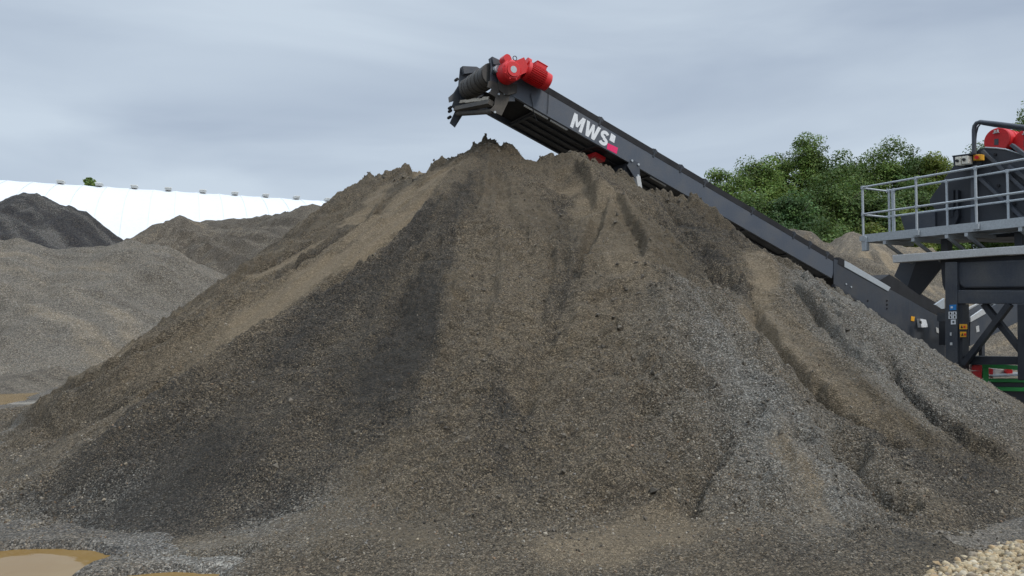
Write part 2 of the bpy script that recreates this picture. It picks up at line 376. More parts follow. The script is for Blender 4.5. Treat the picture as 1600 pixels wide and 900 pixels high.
# ribs and gullies: (polyline on the pile, height, half width)
RG = [
 (PP((868, 262), (885, 340), (888, 420), (868, 500), (835, 590), (795, 660)), -0.20, 0.34),
 (PP((905, 258), (955, 330), (1005, 420), (1035, 500), (1060, 600), (1075, 680)), 0.22, 0.42),
 (PP((1035, 318), (1075, 365), (1115, 425), (1120, 460)), -0.34, 0.42),
 (PP((1150, 370), (1192, 410), (1215, 440)), 0.16, 0.3),
 (PP((1175, 440), (1180, 500), (1230, 560), (1290, 620), (1345, 672)), -0.17, 0.16),
 (PP((1200, 430), (1270, 520), (1340, 600), (1430, 690)), 0.16, 0.26),
 (PP((1265, 590), (1310, 625), (1360, 655), (1420, 690)), -0.24, 0.15),
 (PP((1300, 700), (1345, 740), (1400, 775), (1440, 805)), -0.14, 0.16),
 (PP((1395, 560), (1405, 585), (1412, 602)), -0.26, 0.09),
 (PP((1400, 590), (1470, 640), (1560, 700)), -0.12, 0.2),
 (PP((740, 255), (650, 360), (520, 470), (380, 560), (220, 680), (110, 775)), 0.22, 0.5),
 (PP((690, 300), (600, 395), (480, 475), (330, 550), (150, 630), (30, 665)), -0.22, 0.38),
 (PP((602, 345), (500, 412), (380, 480), (250, 560), (110, 630)), 0.16, 0.26),
 (PP((618, 300), (545, 372), (440, 430), (350, 480)), -0.18, 0.26),
 (PP((575, 300), (500, 350), (420, 410), (300, 495)), 0.10, 0.2),
 (PP((900, 430), (950, 412), (1000, 432)), 0.14, 0.2),
 (PP((700, 300), (690, 440), (682, 560)), 0.08, 0.4),
 (PP((1070, 810), (1095, 765), (1140, 705), (1150, 660)), -0.08, 0.08),
 (PP((1262, 594), (1308, 634), (1358, 668), (1425, 703)), -0.17, 0.07), (PP((1298, 704), (1345, 748), (1396, 788), (1440, 812)), -0.13, 0.06),
 (PP((1392, 566), (1404, 590), (1410, 606)), -0.2, 0.07), (PP((1235, 456), (1290, 526), (1335, 566)), -0.10, 0.06), (PP((1412, 606), (1465, 652), (1530, 700), (1580, 735)), -0.11, 0.07),
 (PP((1085, 448), (1130, 443), (1165, 436)), -0.10, 0.05), (PP((1178, 480), (1205, 530), (1250, 586), (1300, 634)), -0.12, 0.07), (PP((1075, 800), (1098, 762), (1140, 702), (1146, 668)), -0.08, 0.05),
 (PP((1330, 470), (1380, 520), (1450, 570)), 0.08, 0.2), (PP((1120, 520), (1160, 600), (1220, 690), (1260, 780)), 0.09, 0.3), (PP((980, 620), (960, 700), (930, 790)), 0.10, 0.4), (PP((905, 600), (880, 680), (830, 770)), -0.10, 0.3),
 (PP((560, 560), (470, 660), (380, 780)), 0.08, 0.4), (PP((640, 480), (560, 600), (500, 720)), -0.07, 0.3),
 (PP((0, 690), (90, 668), (200, 625), (330, 560)), -0.09, 0.16),
 (PP((0, 655), (110, 632), (210, 585)), 0.10, 0.16),
]
def xm_(p): return float(np.mean([q[0] for q in p]))
for pl, a, w in RG:
    d, sg, t = seg_dist(wx, wy, pl)
    f = np.exp(-d / (0.75 * w)) * np.clip(np.minimum(t / 0.08 + 0.25, (1 - t) / 0.12), 0, 1); H += 1.2 * a * f * np.where(xm_(pl) > 1.2, 0.75, 1.0)
# small slump ledges and scarps: raised on one side
ST = [(PP((385, 828), (470, 805), (545, 782), (640, 760), (720, 735)), 0.07, 0.35), (PP((560, 775), (640, 730), (700, 700), (790, 670)), 0.06, 0.3),
      (PP((690, 690), (760, 668), (850, 660)), 0.06, 0.3), (PP((860, 832), (960, 806), (1075, 788)), 0.06, 0.3), (PP((1085, 445), (1130, 440), (1165, 432)), 0.18, 0.3),
      (PP((1040, 640), (1075, 632), (1110, 640)), 0.07, 0.18), (PP((1120, 492), (1150, 486), (1180, 478)), 0.13, 0.25),
      (PP((560, 350), (505, 388), (440, 432)), -0.14, 0.25), (PP((700, 360), (610, 430), (520, 478)), -0.12, 0.3), (PP((925, 335), (905, 400), (890, 440)), 0.10, 0.3),
      (PP((20, 838), (90, 820), (180, 800)), 0.06, 0.3), (PP((1010, 440), (960, 470), (900, 480)), 0.07, 0.3), (PP((1270, 440), (1310, 455), (1345, 462)), 0.1, 0.2),
      (PP((1185, 600), (1250, 660), (1310, 720)), 0.07, 0.25),
      (PP((1168, 466), (1200, 525), (1250, 582), (1305, 630)), -0.11, 0.22), (PP((1255, 588), (1310, 630), (1360, 665), (1432, 702)), -0.15, 0.24),
      (PP((1300, 700), (1350, 745), (1400, 785), (1448, 810)), -0.10, 0.2), (PP((1232, 450), (1290, 520), (1340, 562), (1392, 600)), -0.10, 0.25),
      (PP((1393, 565), (1408, 600), (1460, 645), (1530, 695), (1595, 735)), -0.10, 0.25), (PP((1335, 602), (1400, 650), (1470, 700)), -0.07, 0.2),
      (PP((1195, 400), (1240, 425), (1290, 470), (1330, 520)), -0.07, 0.2), (PP((330, 490), (200, 566), (110, 612), (0, 642)), 0.10, 0.3),
      (PP((330, 560), (210, 618), (110, 655), (0, 668)), 0.08, 0.3), (PP((600, 300), (590, 330), (545, 372), (490, 405), (430, 440)), 0.12, 0.25),
      (PP((955, 318), (925, 380), (905, 440)), -0.12, 0.3), (PP((960, 318), (1000, 375), (1012, 430)), -0.12, 0.3), (PP((895, 258), (925, 290), (930, 330)), -0.1, 0.25),
      (PP((1028, 300), (1060, 345), (1095, 400), (1118, 440)), 0.16, 0.35), (PP((880, 295), (872, 400), (845, 520)), -0.06, 0.4)]
for pl, a, w in ST:
    d, sg, t = seg_dist(wx, wy, pl); side = np.array([0, 0])
    H += 1.05 * a * np.tanh(sg * d / 0.03) * np.exp(-d / (0.8 * w)) * np.clip(np.minimum(t, 1 - t) * 8, 0, 1) * -1.0
# tongues of gravel that slid over the face: slightly raised, with a clear edge
for q, a in (([(1190, 490), (1232, 478), (1300, 600), (1400, 740), (1310, 800), (1190, 700)], 0.08), ([(1040, 440), (1108, 452), (1150, 560), (1120, 690), (1010, 700), (1008, 560)], 0.07),
             ([(880, 425), (995, 412), (1012, 465), (900, 525), (835, 570)], 0.09), ([(745, 330), (828, 305), (868, 480), (812, 610), (705, 630), (697, 480)], 0.06), ([(520, 475), (615, 430), (600, 560), (450, 710), (300, 735)], 0.06),
             ([(1330, 690), (1450, 722), (1550, 805), (1430, 828)], 0.07), ([(1215, 445), (1290, 470), (1400, 570), (1440, 640), (1350, 590)], 0.07), ([(820, 610), (900, 560), (1000, 640), (980, 770), (850, 790)], 0.06),
             ([(560, 700), (690, 650), (780, 740), (640, 800)], 0.05), ([(1100, 700), (1200, 720), (1270, 830), (1110, 840)], 0.06), ([(878, 268), (925, 288), (934, 330), (900, 345), (885, 315)], -0.10), ([(956, 322), (1000, 378), (1010, 430), (980, 448), (930, 440), (915, 400)], -0.12)):
    H += a * soft_poly(wx, wy, PP(*q), 0.10)
# erosion running down slope from the apex, then clods and grit
A0 = at(766, 232, 14.0); ux_ = np.clip((X - 0.1) / 2.2, 0, 1); ux_ = A0.x + 1.5 * ux_ * ux_ * (3 - 2 * ux_); th = np.arctan2(X - ux_, A0.y - Y); rr = np.hypot(X - ux_, Y - A0.y)
for px, py, w in ((1078, 634, .085), (1056, 650, .06), (1108, 628, .05), (1120, 650, .05), (1062, 690, .05), (1140, 690, .06), (1205, 600, .05), (1010, 655, .06), (1160, 560, .05), (1180, 662, .05), (1330, 712, .08), (1345, 722, .07), (1100, 700, .05), (1130, 715, .05)):
    cx, cy = on_pile(px, py); m = (np.abs(X - cx) < 0.4) & (np.abs(Y - cy) < 0.4); H[m] -= w * 2.2 * np.exp(-(((X[m] - cx) / 1.4) ** 2 + (Y[m] - cy) ** 2) / (w * w)); H[m] += w * 0.9 * np.exp(-(((X[m] - cx) / 1.6) ** 2 + (Y[m] - cy - 1.9 * w) ** 2) / (w * w))
zone = np.zeros(X.shape + (4,)); zone[..., 3] = 0
wx2 = X + 0.26 * fbm(X * 1.8, Y * 1.8, 6, 70, 0.6); wy2 = Y + 0.26 * fbm(X * 1.8, Y * 1.8, 6, 80, 0.6)
strk = fbm(th * 16, rr * 0.5, 4, 90); blot = fbm(X * 0.9, Y * 0.9, 5, 91, 0.6)
def paintp(ch, q, w, k):
    f = soft_poly(wx2, wy2, PP(*q), w) * k; zone[..., ch] = np.maximum(zone[..., ch], f)
def paints(ch, q, w, k):
    d, sg, t = seg_dist(wx2, wy2, PP(*q)); zone[..., ch] = np.maximum(zone[..., ch], k * np.clip(1.5 * np.exp(-(d / w) ** 2) - 0.15, 0, 1))
# dark wet chippings that ran down the left face, the hollow, the right foot
paintp(1, [(765, 236), (738, 330), (694, 450), (684, 560), (662, 640), (600, 700), (520, 760), (400, 822), (250, 846), (95, 840), (0, 790), (120, 722), (230, 660), (380, 560), (520, 470), (640, 372), (725, 275)], 0.13, 0.92)
paintp(1, [(640, 640), (860, 600), (900, 740), (760, 820), (560, 830)], 0.9, 0.42)
paintp(1, [(1022, 305), (1110, 322), (1150, 345), (1195, 400), (1160, 425), (1110, 445), (1065, 385)], 0.25, 0.62)
paintp(1, [(1300, 675), (1400, 690), (1500, 690), (1600, 720), (1620, 840), (1560, 832), (1470, 790), (1390, 740)], 0.4, 0.8)
paintp(1, [(1220, 880), (1320, 840), (1440, 800), (1550, 812), (1600, 850), (1400, 900)], 0.35, 0.72)
paintp(1, [(1400, 560), (1500, 610), (1600, 660), (1600, 720), (1480, 660)], 0.4, 0.4)
paintp(1, [(880, 285), (910, 330), (900, 440), (870, 500), (860, 420)], 0.25, 0.35)
# grey chippings on the right
paintp(2, [(1030, 480), (1120, 430), (1190, 500), (1300, 640), (1420, 760), (1330, 860), (1120, 800), (1020, 690)], 0.5, 0.85)
paintp(2, [(1200, 400), (1330, 470), (1500, 570), (1600, 630), (1600, 700), (1420, 640), (1260, 520)], 0.4, 0.8)
zone[..., 2] = np.maximum(zone[..., 2], np.clip(1.2 - H / 0.5, 0, 1) * np.clip(0.55 + blot, 0, 1) * np.clip((-0.6 - X) / 1.2, 0.15, 1))
# sand washed down the scarps
for q, w, k in [([(598, 300), (545, 355), (475, 400), (395, 442)], 0.24, 0.9), ([(700, 268), (640, 330), (575, 400), (470, 450), (380, 505)], 0.34, 0.95),
                ([(655, 270), (620, 330), (560, 380)], 0.3, 0.8), ([(560, 380), (440, 450), (300, 540), (200, 590)], 0.24, 0.45),
                ([(925, 335), (960, 400), (990, 450)], 0.32, 0.62), ([(880, 270), (905, 310), (915, 350)], 0.3, 0.45),
                ([(1185, 415), (1200, 450), (1180, 500), (1245, 570), (1335, 650)], 0.2, 0.9), ([(1200, 480), (1280, 570), (1350, 640)], 0.25, 0.5),
                ([(1235, 730), (1260, 770), (1290, 815)], 0.16, 0.7), ([(1050, 600), (1075, 640), (1085, 665)], 0.1, 0.35), ([(740, 262), (722, 290), (690, 320)], 0.2, 0.5),
                ([(495, 332), (400, 405), (300, 476), (200, 550), (100, 606)], 0.22, 0.5), ([(955, 325), (975, 380), (985, 430)], 0.36, 0.8), ([(900, 285), (915, 330)], 0.28, 0.75), ([(935, 445), (960, 450), (995, 455)], 0.2, 0.4), ([(870, 866), (960, 850), (1065, 832)], 0.28, 0.8), ([(790, 300), (800, 420), (770, 540)], 0.5, 0.33), ([(300, 600), (420, 640), (480, 700)], 0.4, 0.22), ([(930, 470), (880, 540), (830, 610)], 0.25, 0.4), ([(1020, 480), (1000, 560)], 0.3, 0.3), ([(300, 850), (450, 850), (640, 842)], 0.2, 0.45), ([(1400, 570), (1440, 600), (1480, 640)], 0.2, 0.3),
                ([(100, 690), (200, 655), (330, 600)], 0.25, 0.35), ([(430, 835), (560, 800), (640, 770)], 0.2, 0.35), ([(1300, 690), (1400, 770), (1480, 820)], 0.25, 0.35)]:
    paints(0, q, w, k)
for q, w, k in [([(1180, 455), (1165, 440), (1110, 440)], 0.12, 0.7), ([(1190, 610), (1260, 690), (1330, 760)], 0.16, 0.35), ([(1300, 640), (1370, 690), (1450, 740)], 0.2, 0.75), ([(1390, 565), (1410, 605), (1480, 660)], 0.12, 0.7), ([(1040, 640), (1110, 650), (1140, 700), (1090, 770)], 0.16, 0.4), ([(1010, 620), (1000, 700), (1040, 780)], 0.3, 0.3), ([(560, 352), (510, 392), (440, 440)], 0.1, 0.6), ([(660, 330), (590, 400), (500, 470)], 0.09, 0.55), ([(330, 500), (200, 580), (90, 625)], 0.12, 0.5), ([(880, 300), (885, 420), (862, 510), (830, 600)], 0.16, 0.5), ([(975, 425), (1005, 460), (1020, 480)], 0.2, 0.4)]:
    d, sg, t = seg_dist(wx2, wy2, PP(*q)); zone[..., 1] = np.maximum(zone[..., 1], k * np.clip(1.5 * np.exp(-(d / w) ** 2) - 0.15, 0, 1))
zone[..., 0] = np.clip(zone[..., 0] * (0.75 + 0.5 * strk + 0.3 * blot) , 0, 0.95)
zone[..., 0] = np.maximum(zone[..., 0], np.clip(blot * 1.0 + strk * 0.8 - 0.28, 0, 0.6) * (1 - 0.8 * zone[..., 1]))
zone[..., 1] = np.clip(zone[..., 1] * (0.87 + 0.6 * strk + 0.25 * blot) + np.clip(0.8 * strk - 0.6 * blot - 0.2, 0, 0.5), 0, 1) * (1 - 0.8 * zone[..., 0])
zone[..., 2] = np.clip(zone[..., 2] * (1.0 + 0.7 * blot + 0.5 * strk), 0, 1)
zone[..., 3] = np.clip(0.35 + 1.5 * fbm(th * 9 + 5, rr * 0.5, 4, 97) + 0.9 * fbm(X * 0.8, Y * 0.8, 4, 98) + 0.25 * np.clip((H - 2) / 2, -1, 1), 0, 1)
smo = 1 - 0.85 * np.clip(zone[..., 0] * 1.3, 0, 1)                       # washed sand is smooth
H += up * (0.03 - 0.09 * np.abs(fbm(th * 7 + 0.2 * fbm(X, Y, 3, 2), rr * 0.16, 4, 60))) * np.clip(rr, 0, 3)
H += up * 0.03 * fbm(X * 1.5, Y * 1.5, 4, 61)
crest = np.clip((H - 3.7) / 0.9, 0, 1)
rid = 1 - np.abs(fbm(X * 3.4, Y * 3.4, 4, 62)) * 2.2
cl = np.clip(fbm(X * 1.1, Y * 1.1, 3, 63) + 0.35 + 0.5 * crest, 0, 1)
H += up * cl * smo * (0.03 + 0.05 * crest) * rid
H += np.clip(up + 0.35, 0, 1) * smo * (0.030 + 0.038 * cl) * fbm(X * 8, Y * 8, 3, 64)
H += np.clip(up + 0.5, 0, 1) * 0.017 * smo * fbm(X * 22, Y * 22, 2, 65)
bil = np.abs(vn(X * 6.5 + 0.3 * vn(X * 9, Y * 9, 160), Y * 7.5, 161)) * 0.6 + np.abs(vn(X * 12, Y * 13, 162)) * 0.34
H += up * smo * (1 - 0.65 * np.clip((H - 3.7) / 0.9, 0, 1)) * (bil - 0.3) * (0.06 + 0.15 * np.clip(0.35 + 1.4 * fbm(X * 0.9, Y * 0.9, 3, 163) - 0.5 * zone[..., 1] - 0.5 * zone[..., 2], 0, 1))
# slump ledges: small saw-tooth steps in patches
q_ = 3.4 * fbm(X * 1.15 + 0.5 * (Y - 9), Y * 1.9, 4, 140) + 0.9 * Y; fr = q_ - np.floor(q_); saw = fr - np.clip((fr - 0.86) / 0.14, 0, 1)
H += up * smo * 0.05 * saw * np.clip(fbm(X * 0.6, Y * 0.6, 3, 141) * 2.2 + 0.25, 0, 1)
q_ = 2.6 * fbm(X * 2.2, Y * 2.2, 4, 142) + 1.6 * X - 1.1 * Y; fr = q_ - np.floor(q_); saw = np.clip((0.14 - fr) / 0.14, 0, 1) + fr - 1
H += up * smo * 0.055 * saw * np.clip(fbm(X * 0.7, Y * 0.7, 3, 143) * 2.2 + 0.5 * np.clip(X - 1, -1, 1), 0, 1)
# broken, blocky crest along the back-left ridge, with a small sand cliff in front of it
CR = [at(742, 240, 14.3), at(700, 258, 15.1), at(640, 268, 16.2), at(575, 280, 17.3)]
d, sg, t = seg_dist(X, Y, CR); blk = np.tanh(5 * fbm(X * 2.6, Y * 2.6, 3, 130)) * 0.75 + 0.5 * fbm(X * 7, Y * 7, 3, 131)
H += (0.06 + 0.19 * blk) * np.exp(-(d / 0.26) ** 2) * np.clip(np.minimum(t, 1 - t) * 7 + 0.3, 0, 1)
d, sg, t = seg_dist(X, Y, [at(800, 240, 13.9), at(755, 228, 14.0)]); H += (0.04 + 0.11 * np.tanh(4 * fbm(X * 4, Y * 4, 3, 132)) + 0.06 * fbm(X * 12, Y * 12, 2, 137)) * np.exp(-(d / 0.24) ** 2)
d, sg, t = seg_dist(X, Y, [at(860, 246, 13.5), at(905, 243, 13.5), at(965, 275, 13.5), at(1020, 300, 13.6), at(1110, 330, 13.1)]); H += (0.02 + 0.15 * np.tanh(3 * fbm(X * 4.5, Y * 4.5, 4, 133))) * np.exp(-(d / 0.3) ** 2)
for i_, p_ in enumerate(POND):
    H -= 0.5 * np.clip(soft_poly(X + 0.1 * fbm(X * 1.4, Y * 1.4, 4, 5), Y + 0.1 * fbm(X * 1.4, Y * 1.4, 4, 9), p_, (0.30, 0.24, 1.0, 0.3)[i_]) * 1.6 - 0.1, 0, 1)
# pits and lumps on the right-hand face
prng = np.random.RandomState(5)
for i in range(70):
    px, py = (prng.uniform(1000, 1330), prng.uniform(540, 810)) if i < 54 else (prng.uniform(1330, 1420), prng.uniform(770, 840))
    cx, cy = on_pile(px, py); m = (np.abs(X - cx) < 0.4) & (np.abs(Y - cy) < 0.4)
    w = prng.uniform(0.025, 0.07); dx = (X[m] - cx) * prng.uniform(0.5, 1.0); dy = Y[m] - cy
    H[m] += prng.choice([-1, 1], p=[0.6, 0.4]) * w * 1.7 * np.exp(-(dx * dx + dy * dy) / (w * w))

PH, PXS, PYS = H, xs, ys
keep = H.ravel()[Fq].max(1) > -0.06
used = np.zeros(H.size, bool); used[Fq[keep].ravel()] = True; remap = np.cumsum(used) - 1
V = np.stack([X, Y, H], -1).reshape(-1, 3)[used]; FF = remap[Fq[keep]]
PLOC = (float(A0.x), float(A0.y), 0.0)
pile = np_mesh('gravel_pile', V, FF, M_PILE, loc=PLOC, col={'zone': zone.reshape(-1, 4)[used]},
               label='huge brown and grey gravel heap filling the foreground under the conveyor head', cat='gravel pile')

# loose stones lying on it: one part, nobody could count them
OV = np.array([(1, 0, 0), (-1, 0, 0), (0, 1, 0), (0, -1, 0), (0, 0, 1), (0, 0, -1)], float)
OF = np.array([(0, 2, 4), (2, 1, 4), (1, 3, 4), (3, 0, 4), (2, 0, 5), (1, 2, 5), (3, 1, 5), (0, 3, 5)])
def scatter(P, size, tone, seed, squash=0.7):
    rs = np.random.RandomState(seed); n = len(P)
    q = rs.normal(size=(n, 4)); q /= np.linalg.norm(q, axis=1)[:, None]; w, x, y, z = q.T
    Rm = np.stack([np.stack([1 - 2 * (y * y + z * z), 2 * (x * y - z * w), 2 * (x * z + y * w)], -1), np.stack([2 * (x * y + z * w), 1 - 2 * (x * x + z * z), 2 * (y * z - x * w)], -1),
                   np.stack([2 * (x * z - y * w), 2 * (y * z + x * w), 1 - 2 * (x * x + y * y)], -1)], 1)
    Vl = OV[None] * rs.uniform(0.65, 1.2, (n, 6, 1)) * (size[:, None, None] * np.stack([rs.uniform(0.8, 1.3, n), rs.uniform(0.7, 1, n), rs.uniform(squash - .2, squash + .15, n)], -1)[:, None, :])
    Vw = np.einsum('nij,nkj->nki', Rm, Vl) + P[:, None, :]
    Fw = (OF[None] + (np.arange(n) * 6)[:, None, None]).reshape(-1, 3)
    return Vw.reshape(-1, 3), Fw, np.repeat(tone, 6, 0)
rs = np.random.RandomState(11)
n = 300000
iy = rs.randint(0, len(ys) - 1, n * 3); ix = rs.randint(0, len(xs) - 1, n * 3)
px_ = xs[ix] + rs.uniform(0, 1, n * 3) * (xs[ix + 1] - xs[ix]); py_ = ys[iy] + rs.uniform(0, 1, n * 3) * (ys[iy + 1] - ys[iy]); hz_ = H[iy, ix]
zz = zone[iy, ix]
clu = fbm(px_ * 0.8, py_ * 0.8, 4, 120) + 0.5 * fbm(th[iy, ix] * 14, rr[iy, ix] * 0.5, 3, 121)
ok = (hz_ > 0.0) & (py_ < 17) & (rs.uniform(0, 1, n * 3) < np.clip((1 - 0.9 * zz[:, 0]) * (1 - 0.8 * zz[:, 3]) * (0.6 + 0.9 * clu) * np.clip((py_ - 4.6) / 2.2, 0.25, 1), 0.02, 1)) & (np.abs(px_) < py_ * 0.78 + 0.3)
idx = np.where(ok)[0][:n]
pal = np.array([(0.20, 0.175, 0.14), (0.26, 0.24, 0.21), (0.14, 0.125, 0.105), (0.19, 0.185, 0.18), (0.31, 0.27, 0.21), (0.11, 0.10, 0.09), (0.22, 0.16, 0.115), (0.30, 0.285, 0.26)])
tone = pal[rs.choice(len(pal), len(idx), p=[.22, .13, .2, .12, .08, .16, .05, .04])] * np.array([1.0, 0.94, 0.84]) * rs.uniform(0.6, 1.25, (len(idx), 1))
tone = tone * np.where(rs.uniform(-0.1, 1.1, (len(idx), 1)) < zz[idx, 1:2], 0.36, 1.0); tone = np.concatenate([tone, np.ones((len(idx), 1))], 1)
size = np.clip(rs.lognormal(math.log(0.0068), 0.36, len(idx)) * (1.12 - 0.10 * np.clip(hz_[idx], 0, 4)), 0.004, 0.02) * (1 + 0.3 * np.clip(clu[idx], 0, 1))
P = np.stack([px_[idx], py_[idx], hz_[idx] + size * 0.25], -1)
Vw, Fw, Tw = scatter(P, size, tone, 3)
np_mesh('loose_stone', Vw - np.array(PLOC), Fw, M_STONE, parent=pile, smooth=False, col={'tone': Tw}, kind='stuff')
# the same gravel lying loose on the ground in front
GX, GY, GZ = gx, gy, Z_GROUND; m_ = 30000; qx = rs.uniform(-5, 5.2, m_); qy = rs.uniform(4.2, 8.5, m_) ; jx = np.searchsorted(GX, qx) - 1; jy = np.searchsorted(GY, qy) - 1; qz = GZ[jy, jx]
ph = H[np.clip(np.searchsorted(ys, qy) - 1, 0, len(ys) - 1), np.clip(np.searchsorted(xs, qx) - 1, 0, len(xs) - 1)]
ok = (qz > -0.015) & (ph < qz + 0.01) & (np.abs(qx) < qy * 0.75 + .3) & (rs.uniform(0, 1, m_) < np.clip(0.6 + fbm(qx, qy, 4, 150), 0.1, 1)); qx, qy, qz = qx[ok], qy[ok], qz[ok]
sz_ = np.clip(rs.lognormal(math.log(0.0055), 0.4, len(qx)), 0.003, 0.018); tn_ = np.concatenate([pal[rs.choice(len(pal), len(qx), p=[.22, .13, .2, .12, .08, .16, .05, .04])] * rs.uniform(0.45, 1.0, (len(qx), 1)) * np.array([1.0, 0.93, 0.82]), np.ones((len(qx), 1))], 1)
Vg, Fg, Tg = scatter(np.stack([qx, qy, qz + sz_ * .25], -1), sz_, tn_, 5)
np_mesh('loose_gravel', Vg, Fg, M_STONE, smooth=False, col={'tone': Tg}, kind='stuff', label='loose gravel strewn over the ground at the foot of the huge heap', cat='gravel')
# clods: bigger damp lumps, along the crests, at the foot of the gullies and on the right face
cp = []
for a, b, n_, sz in [((570, 272), (600, 268), 30, .06), ((620, 268), (720, 252), 70, .07), ((735, 236), (800, 240), 50, .07), ((860, 240), (960, 275), 70, .055), ((960, 275), (1100, 320), 60, .05)]:
    pa, pb = np.array(on_pile(*a)), np.array(on_pile(*b))
    for i in range(n_): c = pa + (pb - pa) * rs.uniform(); cp.append((c[0] + rs.normal() * 0.16, c[1] + rs.normal() * 0.2, 0.7 * sz * rs.uniform(0.4, 1.25)))
for x0, x1, y0, y1, n_, sz in [(1000, 1330, 540, 830, 120, .035), (880, 1050, 400, 640, 130, .032), (700, 880, 300, 600, 160, .03), (400, 900, 650, 850, 120, .03), (1380, 1520, 760, 850, 50, .03), (960, 1100, 300, 480, 90, .04)]:
    for i in range(n_): c = on_pile(rs.uniform(x0, x1), rs.uniform(y0, y1)); cp.append((c[0], c[1], 0.55 * sz * rs.lognormal(0, 0.4)))
cp = np.array(cp); jx = np.clip(np.searchsorted(xs, cp[:, 0]), 0, len(xs) - 1); jy = np.clip(np.searchsorted(ys, cp[:, 1]), 0, len(ys) - 1)
tone = np.array([(0.115, 0.098, 0.076)]) * rs.uniform(0.6, 1.35, (len(cp), 1)); tone = np.concatenate([tone, np.ones((len(cp), 1))], 1)
Vw, Fw, Tw = scatter(np.stack([cp[:, 0], cp[:, 1], H[jy, jx]], -1), cp[:, 2], tone, 9, 0.75)
np_mesh('clod', Vw - np.array(PLOC), Fw, M_STONE, parent=pile, smooth=False, col={'tone': Tw}, kind='stuff')

# ------------------------------------------------------------------ smaller heaps round the yard
def heap(name, peaks, foot, mat, seed, label, xr, yr, st, rough=0.06, s=0.6, zf=None, cat='gravel pile'):
    """peaks: polyline of crest points (x, y, z)"""
    X, Y, Fq = grid(np.arange(xr[0], xr[1], st), np.arange(yr[0], yr[1], st))
    sx, sy = X + 0.6 * fbm(X * 0.25, Y * 0.25, 4, seed), Y + 0.6 * fbm(X * 0.25, Y * 0.25, 4, seed + 7)
    h = np.full(X.shape, -5.0)
    for pl in peaks:
        if len(pl) == 1: pl = [pl[0], (pl[0][0] + 0.01, pl[0][1], pl[0][2])]
        d, sg, t = seg_dist(sx, sy, pl); zt = np.interp(t, np.linspace(0, 1, len(pl)), [p[2] for p in pl])
        h = smax(h, zt + 0.08 - s * np.sqrt(d * d + 0.12), 0.22)
    k = 0.25; h = k * np.log1p(np.exp(np.clip(h / k, -40, 200))) - 0.06
    u = np.clip(h / 1.0, 0, 1); c = peaks[0][0]; t_ = np.arctan2(X - c[0], c[1] - Y); r_ = np.hypot(X - c[0], Y - c[1])
    q_ = 2.2 * fbm(X * 0.42, Y * 0.42, 4, seed + 20) + 0.35 * Y; fr = q_ - np.floor(q_); saw = fr - np.clip((fr - 0.88) / 0.12, 0, 1)
    h += u * 0.30 * saw * np.clip(fbm(X * 0.25, Y * 0.25, 3, seed + 21) * 2 + 0.2, 0, 1)
    h += u * ((0.10 - 0.42 * np.abs(fbm(t_ * 9, r_ * 0.15, 4, seed + 2))) * np.clip(r_ / 3, 0, 1.5) + 0.16 * fbm(X * 0.5, Y * 0.5, 4, seed + 12) + rough * fbm(X * 1.1, Y * 1.1, 5, seed + 3) * 1.6 + rough * 0.4 * fbm(X * 5, Y * 5, 3, seed + 4))
    z = np.zeros(X.shape + (4,)); z[..., 3] = 0.35
    bl = fbm(X * 0.35, Y * 0.35, 5, seed + 5); sk = fbm(t_ * 24 + 0.6 * bl, r_ * 0.3, 5, seed + 6)
    z[..., 0] = np.clip(bl * 0.5 + sk * 1.5 - 0.1, 0, 0.7); z[..., 1] = np.clip(-bl * 0.7 - sk * 1.1 - 0.08, 0, 0.7); z[..., 2] = np.clip(sk, 0, 0.6)
    if zf: zf(X, Y, h, z)
    keep = h.ravel()[Fq].max(1) > -0.04
    used = np.zeros(h.size, bool); used[Fq[keep].ravel()] = True; rm = np.cumsum(used) - 1
    return np_mesh(name, np.stack([X, Y, h], -1).reshape(-1, 3)[used], rm[Fq[keep]], mat, loc=(c[0], c[1], 0), col={'zone': z.reshape(-1, 4)[used]}, label=label, cat=cat)
def T(*q): return [tuple(at(*p)) for p in q]
def z_grey(X, Y, h, z): z[..., 2] = np.maximum(z[..., 2], 0.3); z[..., 1] *= 0.6; z[..., 0] *= 0.7
def z_brown(X, Y, h, z): z[..., 1] = np.clip(z[..., 1] + 0.35, 0, 1); z[..., 2] *= 0.2; z[..., 0] *= 0.7
def z_sand(X, Y, h, z): z[..., 0] = np.clip(z[..., 0] + 0.18, 0, 0.8); z[..., 1] *= 0.3
heap('gravel_pile', [T((-260, 380, 27), (-100, 368, 27), (0, 371, 27), (60, 374, 27), (130, 382, 27.5), (200, 372, 27.5), (242, 370, 28))], 0, M_FARP, 200,
     'broad grey-brown gravel heap at the left edge behind the far puddle', (-34, -4), (17, 36), 0.11, zf=z_grey, s=0.58)
heap('gravel_pile', [T((292, 341, 34), (330, 352, 34), (400, 362, 33), (450, 372, 32))], 0, M_FARP, 230,
     'darker brown heap with a pointed top between the grey heap and the big pile', (-26, -2), (24, 44), 0.15, zf=z_brown)
heap('gravel_pile', [T((330, 341, 42), (380, 336, 42), (430, 336, 41), (455, 330, 40), (490, 322, 39))], 0, M_FARP, 260,
     'long low brown bank of spoil in front of the white hall, furthest back', (-32, -4), (34, 50), 0.2, zf=z_brown)
heap('gravel_pile', [T((-120, 330, 42), (-20, 322, 42), (10, 312, 42), (38, 305, 42), (75, 309, 42), (105, 322, 42))], 0, M_COAL, 290,
     'black heap of wet spoil in front of the white hall at left', (-52, -12), (30, 54), 0.18, s=0.72, rough=0.09)
heap('gravel_pile', [T((1236, 352, 34), (1262, 356, 34), (1300, 385, 33), (1380, 420, 32))], 0, M_FARP, 320,
     'dark brown mound behind the upper part of the conveyor belt', (6, 26), (26, 42), 0.15, zf=z_brown)
